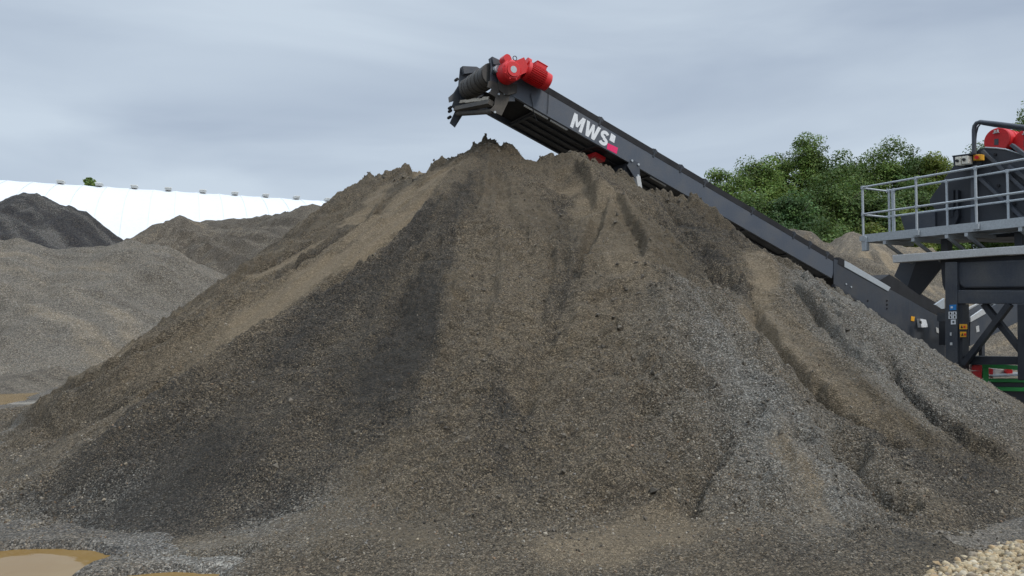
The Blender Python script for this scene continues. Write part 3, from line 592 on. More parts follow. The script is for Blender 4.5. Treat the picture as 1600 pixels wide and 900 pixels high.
heap('gravel_pile', [T((1292, 371, 45), (1332, 366, 44))], 0, M_FARP, 350,
     'pale pointed sand heap left of the walkway corner below the trees', (10, 36), (36, 54), 0.2, zf=z_sand)
heap('gravel_pile', [T((1335, 361, 38), (1400, 372, 37), (1470, 386, 36), (1520, 410, 36), (1600, 400, 36), (1720, 390, 36))], 0, M_FARP, 380,
     'beige sand heap seen beneath the walkway and between the plant legs', (11, 44), (22, 48), 0.18, zf=z_sand)
heap('gravel_pile', [T((1500, 545, 21), (1560, 520, 22), (1640, 500, 23))], 0, M_FARP, 400,
     'low sandy bank behind the crossed braces of the plant', (9, 26), (16, 30), 0.11, zf=z_sand)
def z_edge(X, Y, h, z): z[..., 0] *= 0.5; z[..., 2] *= 0.5
heap('gravel_pile', [T((-80, 590, 19.6), (10, 586, 19.4), (70, 578, 19.0), (95, 572, 18.6))], 0, M_FARP, 420,
     'small low bank of mud along the far side of the far puddle', (-26, -7), (15, 24), 0.08, s=0.5, zf=z_edge)

# heap of beige pebbles in the near right corner
pc = gp(1640, 905)
X, Y, Fq = grid(np.arange(1.6, 6.2, 0.04), np.arange(3.0, 6.2, 0.04))
def HP(X, Y):
    p0 = np.array(gp(1395, 903)); p1 = np.array(gp(1625, 838)); d = (p1 - p0) / np.linalg.norm(p1 - p0)
    sdist = (X - p0[0]) * d[1] - (Y - p0[1]) * d[0] + 0.06 * fbm(X * 3, Y * 3, 3, 8)
    return np.clip(sdist, -0.2, 1.2) * 0.24 + 0.01 + 0.02 * fbm(X * 2.5, Y * 2.5, 3, 9)
hp = HP(X, Y); keep = hp.ravel()[Fq].max(1) > -0.05
MPB = paint('pebble_bed', (0.22, 0.17, 0.11), 0.9, dirt=0.2)
bed = np_mesh('pebble_heap', np.stack([X, Y, hp], -1).reshape(-1, 3), Fq[keep], MPB, loc=(pc[0], pc[1], 0), label='heap of beige pebbles in the near right corner', cat='pebble heap', kind='stuff')
n = 16000; qx = rs.uniform(1.7, 5.6, n); qy = rs.uniform(3.6, 6.1, n); hh = HP(qx, qy); ok = (hh > 0.0) & (qx < qy * 0.75 + 0.3); qx, qy, hh = qx[ok], qy[ok], hh[ok]
# rounder stones: a subdivided octahedron
def ico():
    import bmesh
    b = bmesh.new(); bmesh.ops.create_icosphere(b, subdivisions=2, radius=1); b.verts.ensure_lookup_table()
    v = np.array([p.co[:] for p in b.verts]); f = np.array([[q.index for q in p.verts] for p in b.faces]); b.free(); return v, f
IV, IF = ico(); n = len(qx); pal = np.array([(0.39, 0.30, 0.18), (0.43, 0.35, 0.23), (0.33, 0.25, 0.15), (0.48, 0.41, 0.30), (0.37, 0.26, 0.145), (0.27, 0.22, 0.16)])
tn = np.concatenate([pal[rs.choice(6, n, p=[.3, .25, .16, .1, .1, .09])] * rs.uniform(0.8, 1.15, (n, 1)), np.ones((n, 1))], 1)
sz = np.clip(rs.lognormal(math.log(0.0142), 0.3, n), 0.008, 0.034)
ax = rs.normal(size=(n, 3, 3)); Qm = np.linalg.qr(ax)[0]
lump = 1 + 0.2 * np.sin(IV[None] @ rs.normal(size=(n, 3, 1)) * 2.2 + rs.uniform(0, 6, (n, 1, 1))) + 0.14 * np.sin(IV[None] @ rs.normal(size=(n, 3, 1)) * 4 + rs.uniform(0, 6, (n, 1, 1)))
Vl = IV[None] * lump * (sz[:, None, None] * rs.uniform(0.65, 1.25, (n, 1, 3))); Vw = np.einsum('nij,nkj->nki', Qm, Vl) + np.stack([qx, qy, hh + sz * 0.5], -1)[:, None, :]
np_mesh('pebble', (Vw.reshape(-1, 3) - np.array((pc[0], pc[1], 0))), (IF[None] + (np.arange(n) * len(IV))[:, None, None]).reshape(-1, 3), M_PEB, parent=bed, col={'tone': np.repeat(tn, len(IV), 0)}, kind='stuff')

# ------------------------------------------------------------------ white membrane hall with ridge vents
r0 = at(-160, 270, 56.5); r1 = at(640, 322, 73.5); hall = empty('storage_hall', ((r0.x + r1.x) / 2, (r0.y + r1.y) / 2, 0), label='long white vaulted hall with a row of vents on its ridge, behind the heaps', cat='building')
hx = Vector((r1.x - r0.x, r1.y - r0.y, 0)); hl = hx.length; hx.normalize(); hn = Vector((hx.y, -hx.x, 0)); hall.rotation_euler = (0, 0, math.atan2(hx.y, hx.x))
HZ0, HZ1 = r0.z, r1.z; HWD = 17.0
def prof(a): t = abs(math.cos(a)); return 1 - 0.34 * t - 0.66 * t ** 3.2
nS = 24; nx_ = 140; vs_ = []; 
for i in range(nx_ + 1):
    u = i / nx_; hz = HZ0 + (HZ1 - HZ0) * u; bay = (u * 23) % 1.0
    for k in range(nS + 1):
        a = math.pi * k / nS; y = -math.cos(a) * HWD; z = prof(a) * hz
        sag = -0.07 * math.sin(math.pi * bay) ** 0.5
        vs_.append((-hl / 2 + u * hl, y, max(z + sag * math.sin(a), 0)))
fs = np.array([(i * (nS + 1) + k, (i + 1) * (nS + 1) + k, (i + 1) * (nS + 1) + k + 1, i * (nS + 1) + k + 1) for i in range(nx_) for k in range(nS)])
M_MEMB = paint('white_membrane', (0.70, 0.715, 0.73), 0.6, dirt=0.35, dirt_col=(0.60, 0.61, 0.61))
np_mesh('roof', np.array(vs_), fs, M_MEMB, parent=hall)
M_SEAM = paint('seam', (0.66, 0.67, 0.685), 0.6, dirt=0.0)
for j in range(1, 23):
    u = j / 23; hz = HZ0 + (HZ1 - HZ0) * u; mb = MB()
    mb.tube([(-hl / 2 + u * hl, -math.cos(math.pi * k / nS) * (HWD + .02), max((hz - 0.005) * prof(math.pi * k / nS), 0)) for k in range(1, nS)], 0.016, 6); mb.build('seam', M_SEAM, hall)
mb = MB()
for sx in (-1, 1):
    u = 0 if sx < 0 else 1; hz = HZ0 if sx < 0 else HZ1
    MB().add([(sx * (hl / 2 - .05), -math.cos(math.pi * k / nS) * HWD * 0.995, max(hz * prof(math.pi * k / nS) - 0.05, 0)) for k in range(nS + 1)], [tuple(range(nS + 1))]).build('end_wall', M_MEMB, hall)
M_VENT = paint('vent_cover', (0.68, 0.68, 0.65), 0.6, dirt=0.3)
for px, py in ((95, 286), (155, 290), (210, 293.5), (263, 297.5), (317, 300.5), (367, 303.5), (415, 306), (463, 308.5), (512, 311)):
    p = on_plane(px, py, Vector((r0.x, r0.y, 0)), hn); u = (p - Vector((r0.x, r0.y, p.z))).dot(hx); hz = HZ0 + (HZ1 - HZ0) * u / hl
    v = MB().box((u - hl / 2, 0, hz + 0.06), (0.48, 1.0, 0.18)).box((u - hl / 2, 0, hz + 0.165), (0.58, 1.3, 0.05)).build('roof_vent', M_VENT, hall)

# ------------------------------------------------------------------ trees
def tree(name, px, ptop, Y, wpx, mat, seed, label, base_z=0.0, dens=1.0, leaf=0.26, squash=1.0, low=0.22, tint=(1, 1, 1)):
    rs = np.random.RandomState(seed); top = at(px, ptop, Y); h = top.z - base_z; rad = 1.28 * wpx / F * Y / 2; x0, y0 = top.x, Y
    tr = empty(name, (x0, y0, base_z), label=label, cat='tree', group='trees behind the yard')
    mb = MB(); r0 = 0.014 * h + 0.06
    path = [(0.12 * h * 0.1 * math.sin(i * 1.3 + seed), 0.1 * math.cos(i * 1.7 + seed), h * 0.88 * i / 7) for i in range(8)]
    mb.tube(path, [r0 * (1 - 0.12 * i) for i in range(8)], 8)
    ends = []
    for k in range(11):
        i = 2 + k % 5; a = k * 2.4 + seed; p = Vector(path[i]); L_ = rad * rs.uniform(0.5, 0.85)
        q = p + Vector((math.cos(a) * L_, math.sin(a) * L_, L_ * rs.uniform(0.35, 0.9))); m_ = (p + q) / 2 + Vector((0, 0, -0.1 * L_))
        mb.tube([p, m_, q], [r0 * 0.45, r0 * 0.3, r0 * 0.12], 6); ends.append(q)
    mb.build('trunk', M_BARK, tr)
    # leaf clumps through the crown volume
    zc = h * (low + (1 - low) * 0.5); hz = h * (1 - low) * 0.5
    nc = int(185 * dens); C = []
    while len(C) < nc:
        v = rs.normal(size=3); v /= np.linalg.norm(v); r = rs.uniform(0.35, 1.0) ** 0.5 * rs.uniform(0.8, 1.05)
        # crown narrower to the top, uneven outline
        f = 1 - 0.25 * max(v[2], 0) + 0.22 * math.sin(3 * math.atan2(v[1], v[0]) + seed) * (1 - abs(v[2])) 
        C.append((v[0] * rad * r * f, v[1] * rad * r * f * 0.9, zc + v[2] * hz * r))
    C = np.array(C); cr_ = rs.uniform(0.10, 0.22, nc) * rad + 0.3; ct = rs.uniform(0.6, 1.35, nc)
    per = int(215 * dens); nl = nc * per
    v = rs.normal(size=(nl, 3)); v /= np.linalg.norm(v, axis=1)[:, None]; rr_ = rs.uniform(0.3, 1.12, nl) ** 0.6
    ci = np.repeat(np.arange(nc), per)
    P = C[ci] + v * (cr_[ci] * rr_)[:, None] * np.array([1.15, 1.15, 0.72])
    # leaf normal: outwards from the clump and up
    nrm = v * 0.7 + np.array([0, 0, 0.55]) + rs.normal(size=(nl, 3)) * 0.45; nrm /= np.linalg.norm(nrm, axis=1)[:, None]
    t1 = np.cross(nrm, rs.normal(size=(nl, 3))); t1 /= np.linalg.norm(t1, axis=1)[:, None]; t2 = np.cross(nrm, t1)
    s_ = leaf * rs.uniform(0.55, 1.25, nl)
    a_ = t1 * (s_ * 0.62)[:, None]; b_ = t2 * (s_ * 0.36)[:, None]
    Vq = np.stack([P - a_, P - b_ , P + a_, P + b_ * 1.1], 1).reshape(-1, 3)
    Vq = Vq[:, :]; Fl = np.arange(nl * 4).reshape(-1, 4)
    hue = (ct[ci] * rs.uniform(0.75, 1.25, nl))[:, None] * np.array(tint) * np.stack([rs.uniform(0.85, 1.2, nl), np.ones(nl), rs.uniform(0.8, 1.2, nl)], -1)
    tone = np.concatenate([hue, np.ones((nl, 1))], 1)
    np_mesh('crown', Vq, Fl, mat, parent=tr, smooth=False, col={'tone': np.repeat(tone, 4, 0)})
    return tr
LF_M = leaf_mat('mid_green_leaf', (0.128, 0.190, 0.045)); LF_D = leaf_mat('dark_green_leaf', (0.098, 0.152, 0.040)); LF_Y = leaf_mat('yellow_green_leaf', (0.145, 0.182, 0.036)); LF_B = leaf_mat('blue_green_leaf', (0.085, 0.150, 0.048))
TR = [('deciduous_tree', 1132, 250, 52, 84, LF_M, 'slender tree at the left end of the wood, first above the belt', .8, .2),
      ('deciduous_tree', 1182, 236, 55, 86, LF_M, 'bright round-topped tree, second from the left end of the wood', 1, .2),
      ('deciduous_tree', 1217, 237, 58, 55, LF_M, 'narrow tree in the dip left of the tallest crown', .9, .2),
      ('deciduous_tree', 1258, 212, 58, 84, LF_M, 'tallest tree in the wood with a domed light green crown', 1.15, .25),
      ('deciduous_tree', 1318, 230, 56, 92, LF_D, 'broad olive-dark tree just right of the tallest crown', 1.15, .2),
      ('deciduous_tree', 1378, 221, 57, 105, LF_M, 'wide full tree above the walkway corner', 1.2, .2),
      ('deciduous_tree', 1428, 229, 55, 75, LF_D, 'dark tree between the wide one and the yellow-green one', 1.1, .2),
      ('deciduous_tree', 1462, 224, 54, 72, LF_Y, 'yellow-green tree next to the plant switch boxes', 1.1, .2),
      ('deciduous_tree', 1172, 292, 47, 92, LF_D, 'dark bushy tree in the front row against the belt', 1.05, .08),
      ('deciduous_tree', 1236, 300, 46, 96, LF_B, 'bluish green leafy tree low in the front row above the brown mound', 1.1, .08),
      ('deciduous_tree', 1300, 268, 49, 110, LF_D, 'large dark tree in the middle of the front row', 1.2, .08),
      ('deciduous_tree', 1368, 290, 48, 95, LF_D, 'shadowy dark tree behind the corner of the handrail', 1.15, .08),
      ('deciduous_tree', 1432, 268, 49, 90, LF_D, 'dark tree behind the end of the plant hopper', 1.1, .08),
      ('deciduous_tree', 1530, 215, 56, 110, LF_D, 'dark tree mostly hidden behind the red motor drums', 1.0, .15),
      ('deciduous_tree', 1628, 150, 50, 110, LF_M, 'tree whose top shows at the right edge above the pipe arch', 1.1, .25),
      ('deciduous_tree', 145, 277, 80, 34, LF_M, 'small tree top showing over the ridge of the white hall', .7, .3),
      ('bush', 1368, 352, 44, 60, LF_Y, 'low yellowish bush beside the sand heap under the handrail', .7, .0),
      ('bush', 1200, 338, 43, 85, LF_B, 'low green bush at the foot of the wood behind the belt', .9, .0),
      ('bush', 1290, 345, 43, 90, LF_D, 'low dark bush between the brown mound and the sand heap', .9, .0),
      ('bush', 1425, 318, 44, 50, LF_Y, 'bright yellow-green bush seen through the handrail', .7, .0)]
for i, (nm, px, pt, Y_, w, m_, lb, dn, lo_) in enumerate(TR):
    tree(nm, px, pt, Y_, w, m_, 300 + i * 13, lb, dens=dn, low=lo_, leaf=0.15 if Y_ < 70 else 0.3)

# ------------------------------------------------------------------ the conveyor over the pile
CA = R(28.0); CX = Vector((-math.cos(CA), -math.sin(CA), 0)); CN = Vector((math.sin(CA), -math.cos(CA), 0))   # towards the head; towards the camera side
PN = Vector((-0.1, 13.2, 0))                                                                              # a point on the near side plate
Ph = on_plane(870, 172, PN, CN); Pt = on_plane(1300, 421, PN, CN)
E1 = (Ph - Pt).normalized(); E3 = CN.cross(E1) * -1
if E3.z < 0: E3 = -E3
E2 = CN.copy()
corg = Vector((0, 0, 0)) + on_plane(1475, 500, PN, CN); CROOT = Vector((corg.x, corg.y, 0))
conv = empty('conveyor', CROOT, math.atan2(CX.y, CX.x), label='long dark grey belt conveyor with red motors, its head above the gravel heap', cat='conveyor')
CINV = (Matrix.Translation(CROOT) @ Matrix.Rotation(math.atan2(CX.y, CX.x), 4, 'Z')).inverted()
def cl(a, b, h):                                    # along the belt from Pt, across (0 near face, minus = away), above panel middle -> local
    return CINV @ (Pt + E1 * a + E2 * b + E3 * h)
def ca(px, py, b=0.0):                              # pixel on the plane b -> (a, h)
    q = on_plane(px, py, PN + CN * b, CN) - Pt; return q.dot(E1), q.dot(E3)
def cdir(v): return CINV.to_3x3() @ v
L1, L2, L3 = cdir(E1), cdir(E2), cdir(E3)
def cbox(mb, a0, a1, b0, b1, h0, h1):
    return mb.add([cl(a, b, h) for a in (a0, a1) for b in (b0, b1) for h in (h0, h1)], [(0, 1, 3, 2), (4, 6, 7, 5), (0, 4, 5, 1), (2, 3, 7, 6), (0, 2, 6, 4), (1, 5, 7, 3)])
def cpoly(mb, pts, b0, th):                         # outline given in (a, h), pushed away from the viewer by th
    return mb.prism([cl(a, b0, h) for a, h in pts], -L2 * th)
WB = 1.25; HPAN = 0.19
aH = ca(783, 118)[0]; aT = ca(1302, 425)[0]; aE = ca(1476, 520)[0]
for b0, sgn in ((0.0, -1), (-WB, 1)):
    mb = MB(); cbox(mb, aT, aH, b0, b0 + sgn * 0.006, -HPAN, HPAN)
    cbox(mb, aT, aH, b0, b0 + sgn * 0.06, HPAN - 0.002, HPAN + 0.010); cbox(mb, aT, aH, b0, b0 + sgn * 0.06, -HPAN - 0.010, -HPAN + 0.002)
    mb.build('side_panel', M_PANEL, conv)
# belt: carrying run with turned-up edges, head wrap, return run
RD = 0.20; hb = HPAN + 0.02; aD = ca(757, 133, -0.3)[0]
def strip(sect, a0, a1, th=0.012):
    mb = MB(); n = len(sect); P = [cl(a, b, h) for a in (a0, a1) for b, h in sect] + [cl(a, b, h - th) for a in (a0, a1) for b, h in sect]
    f = [];
    for i in range(n - 1): f += [(i, n + i, n + i + 1, i + 1), (2 * n + i, 2 * n + i + 1, 3 * n + i + 1, 3 * n + i)]
    f += [(0, 2 * n, 3 * n, n), (n - 1, 2 * n - 1, 4 * n - 1, 3 * n - 1)]
    return mb.add(P, f)
mb = strip([(-0.08, hb + 0.10), (-0.3, hb + 0.0), (-WB + 0.3, hb + 0.0), (-WB + 0.08, hb + 0.10)], aE + 0.4, aD - 0.4)
m2 = strip([(-0.12, HPAN - 0.30), (-WB + 0.12, HPAN - 0.30)], aE + 0.4, aD - 0.2, 0.012); mb.add(m2.v, m2.f)
mb.build('belt', M_BLACK, conv)
mb = MB(); cbox(mb, aT + 0.1, aH - 0.75, 0.004, -0.030, HPAN + 0.014, HPAN + 0.135); mb.build('skirt', M_BLACK, conv)
mb = MB(); cbox(mb, aT + 0.1, aH - 0.75, -WB + 0.012, -WB + 0.030, HPAN + 0.014, HPAN + 0.105); mb.build('skirt', M_BLACK, conv)
# underside tray with ribs, gaps of bright sky by the near edge painted as white strips
mb = MB(); cbox(mb, aT, aH - 0.9, -0.14, -WB + 0.07, -HPAN + 0.02, -HPAN + 0.03)
for k in range(7):
    a = aT + (aH - 1.0 - aT) * k / 6; cbox(mb, a, a + 0.05, -0.062, -WB + 0.062, -HPAN + 0.0, -HPAN + 0.045)
for b in (-0.38, -0.64, -0.90): cbox(mb, aT, aH - 0.95, b, b - 0.05, -HPAN - 0.005, -HPAN + 0.018)
mb.build('underside_tray', M_DARK, conv)
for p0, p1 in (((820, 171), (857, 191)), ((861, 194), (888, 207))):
    a0 = ca(*p0)[0]; a1 = ca(*p1)[0]; mb = MB(); cbox(mb, min(a0, a1), max(a0, a1), -0.065, -0.10, -HPAN - 0.03, -HPAN + 0.0); mb.build('sky_gap_strip', M_WHITE, conv)
# brackets of the belt covers along the top edge
for px, py in ((938, 189), (1022, 240), (1062, 270), (1100, 291), (1175, 331), (1240, 368), (1265, 384), (1292, 400)):
    a = ca(px, py)[0]; mb = MB(); cbox(mb, a - 0.06, a + 0.06, 0.006, -0.10, HPAN + 0.08, HPAN + 0.15); cbox(mb, a - 0.02, a + 0.02, 0.012, -0.01, HPAN - 0.02, HPAN + 0.16); mb.build('cover_bracket', M_DARK, conv)
# lettering and logo squares on the near plate
tx = {'M': [(0, 0), (0, 1), (.26, 1), (.475, .5), (.69, 1), (.95, 1), (.95, 0), (.71, 0), (.71, .57), (.55, .2), (.40, .2), (.24, .57), (.24, 0)],
      'W': [(0, 1), (.25, 1), (.37, .38), (.5, .96), (.68, .96), (.81, .38), (.93, 1), (1.18, 1), (.96, 0), (.70, 0), (.59, .5), (.48, 0), (.22, 0)]}
def arc(cx, cy, rx, ry, d0, d1, n): return [(cx + rx * math.cos(R(d0 + (d1 - d0) * i / n)), cy + ry * math.sin(R(d0 + (d1 - d0) * i / n))) for i in range(n + 1)]
sp = arc(.37, .72, .24, .175, 25, 265, 12) + arc(.37, .28, .26, .175, 85, -155, 12)
def stroke(path, w):
    l_, r_ = [], []
    for i, p in enumerate(path):
        q0 = path[max(i - 1, 0)]; q1 = path[min(i + 1, len(path) - 1)]; dx, dy = q1[0] - q0[0], q1[1] - q0[1]; d = math.hypot(dx, dy) or 1
        l_.append((p[0] - dy / d * w / 2, p[1] + dx / d * w / 2)); r_.append((p[0] + dy / d * w / 2, p[1] - dx / d * w / 2))
    return l_ + r_[::-1]
tx['S'] = stroke(sp, .225)
lh = 0.298; a0 = ca(893, 190)[0]; aEnd = ca(949, 225)[0]; wtot = .95 + .10 + 1.18 + .07 + .75; lw = (a0 - aEnd) / (wtot * lh)
mb = MB(); x = 0
for chh, adv in (('M', 1.05), ('W', 1.25), ('S', .75)):
    cpoly(mb, [(a0 - (x + u) * lh * lw, -lh / 2 - 0.012 + v * lh) for u, v in tx[chh]], 0.003, 0.0025); x += adv
mb.build('lettering', M_WHITE, conv)
def sq(name, q, mat):
    mb = MB(); cpoly(mb, [ca(*p) for p in q], 0.003, 0.0025); return mb.build(name, mat, conv)
sq('logo_square', [(955, 208), (962, 213), (959.5, 223.5), (952, 219)], M_WHITE)
sq('logo_block', [(949.5, 223.5), (965.5, 231), (963.5, 240.5), (948, 232.5)], M_PINK)
# head: lagged drum, side plates, scraper
dr = MB(); C0 = cl(aD, -0.10, 0.03); C1 = cl(aD, -WB + 0.10, 0.03); ax_ = (C1 - C0)
dr.cyl(C0, C1, RD, n=32)
for u_, w_, r_ in ((.03, .10, .010), (.20, .06, .006), (.33, .11, .012), (.50, .07, .008), (.63, .09, .013), (.80, .05, .007), (.89, .09, .011)): q = C0 + ax_ * u_; dr.cyl(q, q + ax_ * w_, RD + r_, n=32)
dr.build('head_drum', M_LAG, conv)
sh = MB().cyl(cl(aD, 0.05, 0.03), cl(aD, -WB - 0.06, 0.03), 0.05); sh.build('drum_shaft', M_DARK, conv)
aF = lambda px, py: ca(px, py, -WB)
mb = MB()   # near head plate, with its upper hood
cpoly(mb, [ca(768, 90), (ca(784, 99)), (ca(800, 112)), ca(805, 158), ca(790, 158), ca(778, 140), ca(766, 128)], -0.006, 0.02)
cpoly(mb, [ca(768, 89), ca(783, 96), ca(790, 104), ca(770, 101)], 0.03, 0.16)
mb.build('head_plate', M_NAVY, conv)
mb = MB()   # far head plate
cpoly(mb, [aF(719, 107), aF(741, 108), aF(752, 115), aF(760, 150), aF(745, 172), aF(722, 165), aF(716, 135)], 0.006 - WB, 0.02)
cpoly(mb, [aF(719, 106), aF(741, 107), aF(752, 114), aF(722, 118)], 0.12 - WB, 0.13)
mb.build('head_plate', M_NAVY, conv)
for b_, pts in ((-WB - 0.02, [(716, 134), (724, 150), (722, 165), (728, 172), (711, 199), (703, 192), (712, 172), (706, 166), (709, 158), (702, 160), (701, 152), (709, 145)]),):
    mb = MB(); cpoly(mb, [ca(px, py, b_) for px, py in pts], b_, 0.02); mb.build('hanger_plate', M_NAVY, conv)
mb = MB(); cpoly(mb, [ca(*p) for p in ((770, 127), (783, 134), (796, 150), (794, 158), (783, 181), (765, 173), (772, 164), (774, 152), (764, 146), (768, 138), (761, 137), (763, 127))], 0.02, 0.02); mb.build('hanger_plate', M_CAKED, conv)
for q in ((778, 148), (787, 147), (772, 176), (796, 135)):
    a, h = ca(*q); mb = MB(); mb.cyl(cl(a, 0.021, h), cl(a, 0.045, h), 0.022, n=6); mb.build('bolt', M_GALV, conv)
for px, py in ((704, 173), (703, 183), (714, 124), (704, 168)):
    a, h = ca(px, py, -WB); mb = MB(); mb.cyl(cl(a, -WB + 0.03, h), cl(a, -WB - 0.08, h), 0.03, n=6); mb.build('bolt', M_BLACK, conv)
sa0, sh0 = ca(768, 160); sa1, sh1 = ca(712, 172, -WB)
mb = MB(); mb.bar(cl(sa0, -0.02, sh0), cl(sa1, -WB + 0.03, sh1), 0.11, 0.09, L3); mb.cyl(cl(sa0 - .1, -0.03, sh0 - .12), cl(sa1 - .05, -WB + 0.03, sh1 - .06), 0.05)
mb.build('scraper_beam', M_CAKED, conv)
M_RUB = paint('pale_scraper_rubber', (0.34, 0.30, 0.24), 0.8, dirt=0.6, dirt_col=(0.14, 0.12, 0.10))
mb = MB(); q0 = cl(sa0 + .03, -0.12, sh0 + .10); q1 = cl(sa1 + .03, -WB + 0.20, sh1 + .10); rw = np.random.RandomState(3)
for k in range(9):
    u0, u1 = k / 9, (k + 1) / 9; z0 = rw.uniform(-0.012, 0.016); p0 = q0.lerp(q1, u0); p1 = q0.lerp(q1, u1 + 0.004)
    mb.bar(p0 + L3 * z0, p1 + L3 * (z0 + rw.uniform(-.01, .01)), 0.025, 0.055 + rw.uniform(0, .02), L3)
mb.build('scraper_blade', M_RUB, conv)
# bearing and torque plate by the drive
mb = MB(); a, h = ca(775, 110); mb.cyl(cl(a, 0.01, h), cl(a, 0.10, h), 0.07); mb.build('bearing', M_GALV, conv)
mb = MB(); cpoly(mb, [ca(*p) for p in ((778, 122), (792, 131), (806, 133), (806, 146), (790, 150), (778, 142))], 0.05, 0.04); mb.build('torque_plate', M_CAKED, conv)
# gear motor: gearbox with cover disc, flange, finned motor, terminal box
BG = 0.30
def cg(px, py, b): a, h = ca(px, py, b); return cl(a, b, h)
gm = empty('gear_motor', (0, 0, 0)); gm.parent = conv
g0 = cg(800, 110, BG); mb = MB(); mb.cyl(g0, g0 - L2 * 0.24, 0.195, n=28); mb.cyl(g0 + L2 * 0.045, g0, 0.150, 0.195, n=28); mb.cyl(g0 + L2 * 0.065, g0 + L2 * 0.045, 0.125, n=24)
for k in range(8): v = L1 * math.cos(k * math.pi / 4) + L3 * math.sin(k * math.pi / 4); mb.cyl(g0 + v * 0.165 + L2 * 0.035, g0 + v * 0.165, 0.018, n=6)
g1 = cg(790, 93, BG - .08); mb.cyl(g1 + L2 * .08, g1 - L2 * 0.10, 0.075, n=18); mb.bar(g1, g0 - L2 * .1, 0.16, 0.15, L2)
g2 = cg(819, 103, BG - 0.10); mb.bar(g0 - L2 * .12, g2, 0.26, 0.24, L2); mb.build('gearbox', M_RED, gm)
MB().cyl(g0 + L2 * 0.068, g0 + L2 * 0.060, 0.062, n=24).build('cover_disc', M_GALV, gm)
rg = MB(); c_ = cg(804.5, 91, BG - .1); rg.tube([c_ + (L1 * math.cos(t) + L3 * math.sin(t)) * 0.04 for t in np.linspace(0, 2 * math.pi, 13)], 0.008, 6); rg.build('lifting_eye', M_DARK, gm)
m0 = cg(820, 109, BG - 0.10); m1 = cg(857, 130, BG - 0.10); md = (m1 - m0); ml = md.length; md.normalize(); my = md.orthogonal().normalized(); mz = md.cross(my)
mb = MB(); mb.cyl(m0, m0 + md * ml * .12, 0.175, n=28); mb.cyl(m0 + md * ml * .12, m0 + md * ml * .74, 0.150, n=28)
for k in range(28):
    t = 2 * math.pi * k / 28; v = my * math.cos(t) + mz * math.sin(t); mb.bar(m0 + md * ml * .13 + v * 0.158, m0 + md * ml * .73 + v * 0.158, 0.010, 0.045, v)
mb.build('motor_housing', M_RED, gm)
MB().cyl(m0 + md * ml * .74, m0 + md * ml * .96, 0.172, 0.165, n=28).cyl(m0 + md * ml * .96, m0 + md * ml * 1.0, 0.165, 0.13, n=28).build('fan_cover', M_RED, gm)
tb = cg(842, 100, BG - .04); u3 = (Vector((0, 0, 1)) - md * md.z).normalized(); tb = m0 + md * ml * .50 + u3 * 0.185
MB().bar(tb - md * .11, tb + md * .11, 0.17, 0.10, u3).bar(tb - md * .12 + u3 * .055, tb + md * .12 + u3 * .055, 0.19, 0.022, u3).build('terminal_box', M_RED, gm, bevel=0.012)
pb = m0 + md * ml * .0 + u3 * .15; MB().cyl(pb - md * .02, pb + md * .05, 0.09, n=20).build('brake_flange', M_RED, gm)
def cable(q, b, r=0.007):
    pts = [cg(px, py, b) for px, py in q]; MB().tube(pts, r, 6).build('cable', M_BLACK, conv)
cable([(830, 146), (829, 150), (832, 162), (833, 172), (836, 182), (839, 189)], 0.02)
cable([(857, 144), (856.5, 160), (856, 170), (855, 178)], 0.02, 0.005)
# support: bracket plate, pale strut, red cross member
mb = MB(); cpoly(mb, [ca(*p) for p in ((985.5, 249), (998, 255), (999, 277), (994, 283), (979, 259))], 0.022, 0.016); mb.build('strut_bracket', M_NAVY, conv)
for q in ((986, 251.5), (996, 257.5), (995.5, 275)):
    a, h = ca(*q); MB().cyl(cl(a, 0.022, h), cl(a, 0.045, h), 0.024, n=12).build('bolt', M_GALV, conv)
for b_ in (0.012, -WB - 0.012):
    p = cg(995, 276, b_); q = cg(1035, 345, b_); q = p + (q - p) * 1.0; q.z = 1.2
    MB().bar(p, q, 0.10, 0.10, L2).build('support_leg', M_PALE, conv)
ra, rh = ca(950, 245); mb = MB(); cbox(mb, ra - 0.13, ra + 0.13, -0.30, -WB + 0.06, -HPAN - 0.11, -HPAN - 0.02); mb.build('cross_member', M_RED, conv)
ra, rh = ca(985, 268); mb = MB(); cbox(mb, ra - 0.10, ra + 0.10, -0.06, -WB + 0.06, -HPAN - 0.22, -HPAN - 0.012); mb.build('cross_member', M_DARK, conv)
a0, h0 = ca(1018, 283); a1, h1 = ca(1042, 297); mb = MB(); cbox(mb, a1, a0, -0.065, -0.10, -HPAN - 0.03, -HPAN); mb.build('sky_gap_strip', M_PALE, conv)  # same kind of strip, pale colour in place of a bright sky gap
# tail section: deeper plates, pale cover, dark hood, switch box, signs
for b0, sgn in ((0.0, -1), (-WB, 1)):
    mb = MB(); cpoly(mb, [ca(1302, 404), ca(1316, 410), ca(1362, 436), ca(1390, 452), ca(1476, 500), ca(1476, 560), ca(1430, 530), ca(1302, 444)], b0 + (0.012 if sgn < 0 else 0), 0.014); mb.build('tail_panel', M_TAIL, conv)
    mb = MB(); mb.bar(cl(*((ca(1302, 446)[0],) + (b0,) + (ca(1302, 446)[1],))), cl(ca(1476, 562)[0], b0, ca(1476, 562)[1]), 0.09, 0.06, L3); mb.build('tail_rail', M_DARK, conv)
mb = MB(); cpoly(mb, [ca(*p) for p in ((1318, 407), (1326, 411), (1390, 449), (1386, 455), (1318, 417))], 0.03, 0.12); mb.build('edge_cover', M_GALV, conv)
mb = MB(); cpoly(mb, [ca(*p) for p in ((1310, 402), (1318, 406), (1318, 418), (1308, 412))], 0.02, 0.3); mb.build('end_stop', M_BLACK, conv)
mb = MB()
hood = [ca(1372, 438, -0.1), ca(1387, 429, -0.1), ca(1476, 483, -0.1), ca(1476, 500, -0.1), ca(1392, 455, -0.1)]
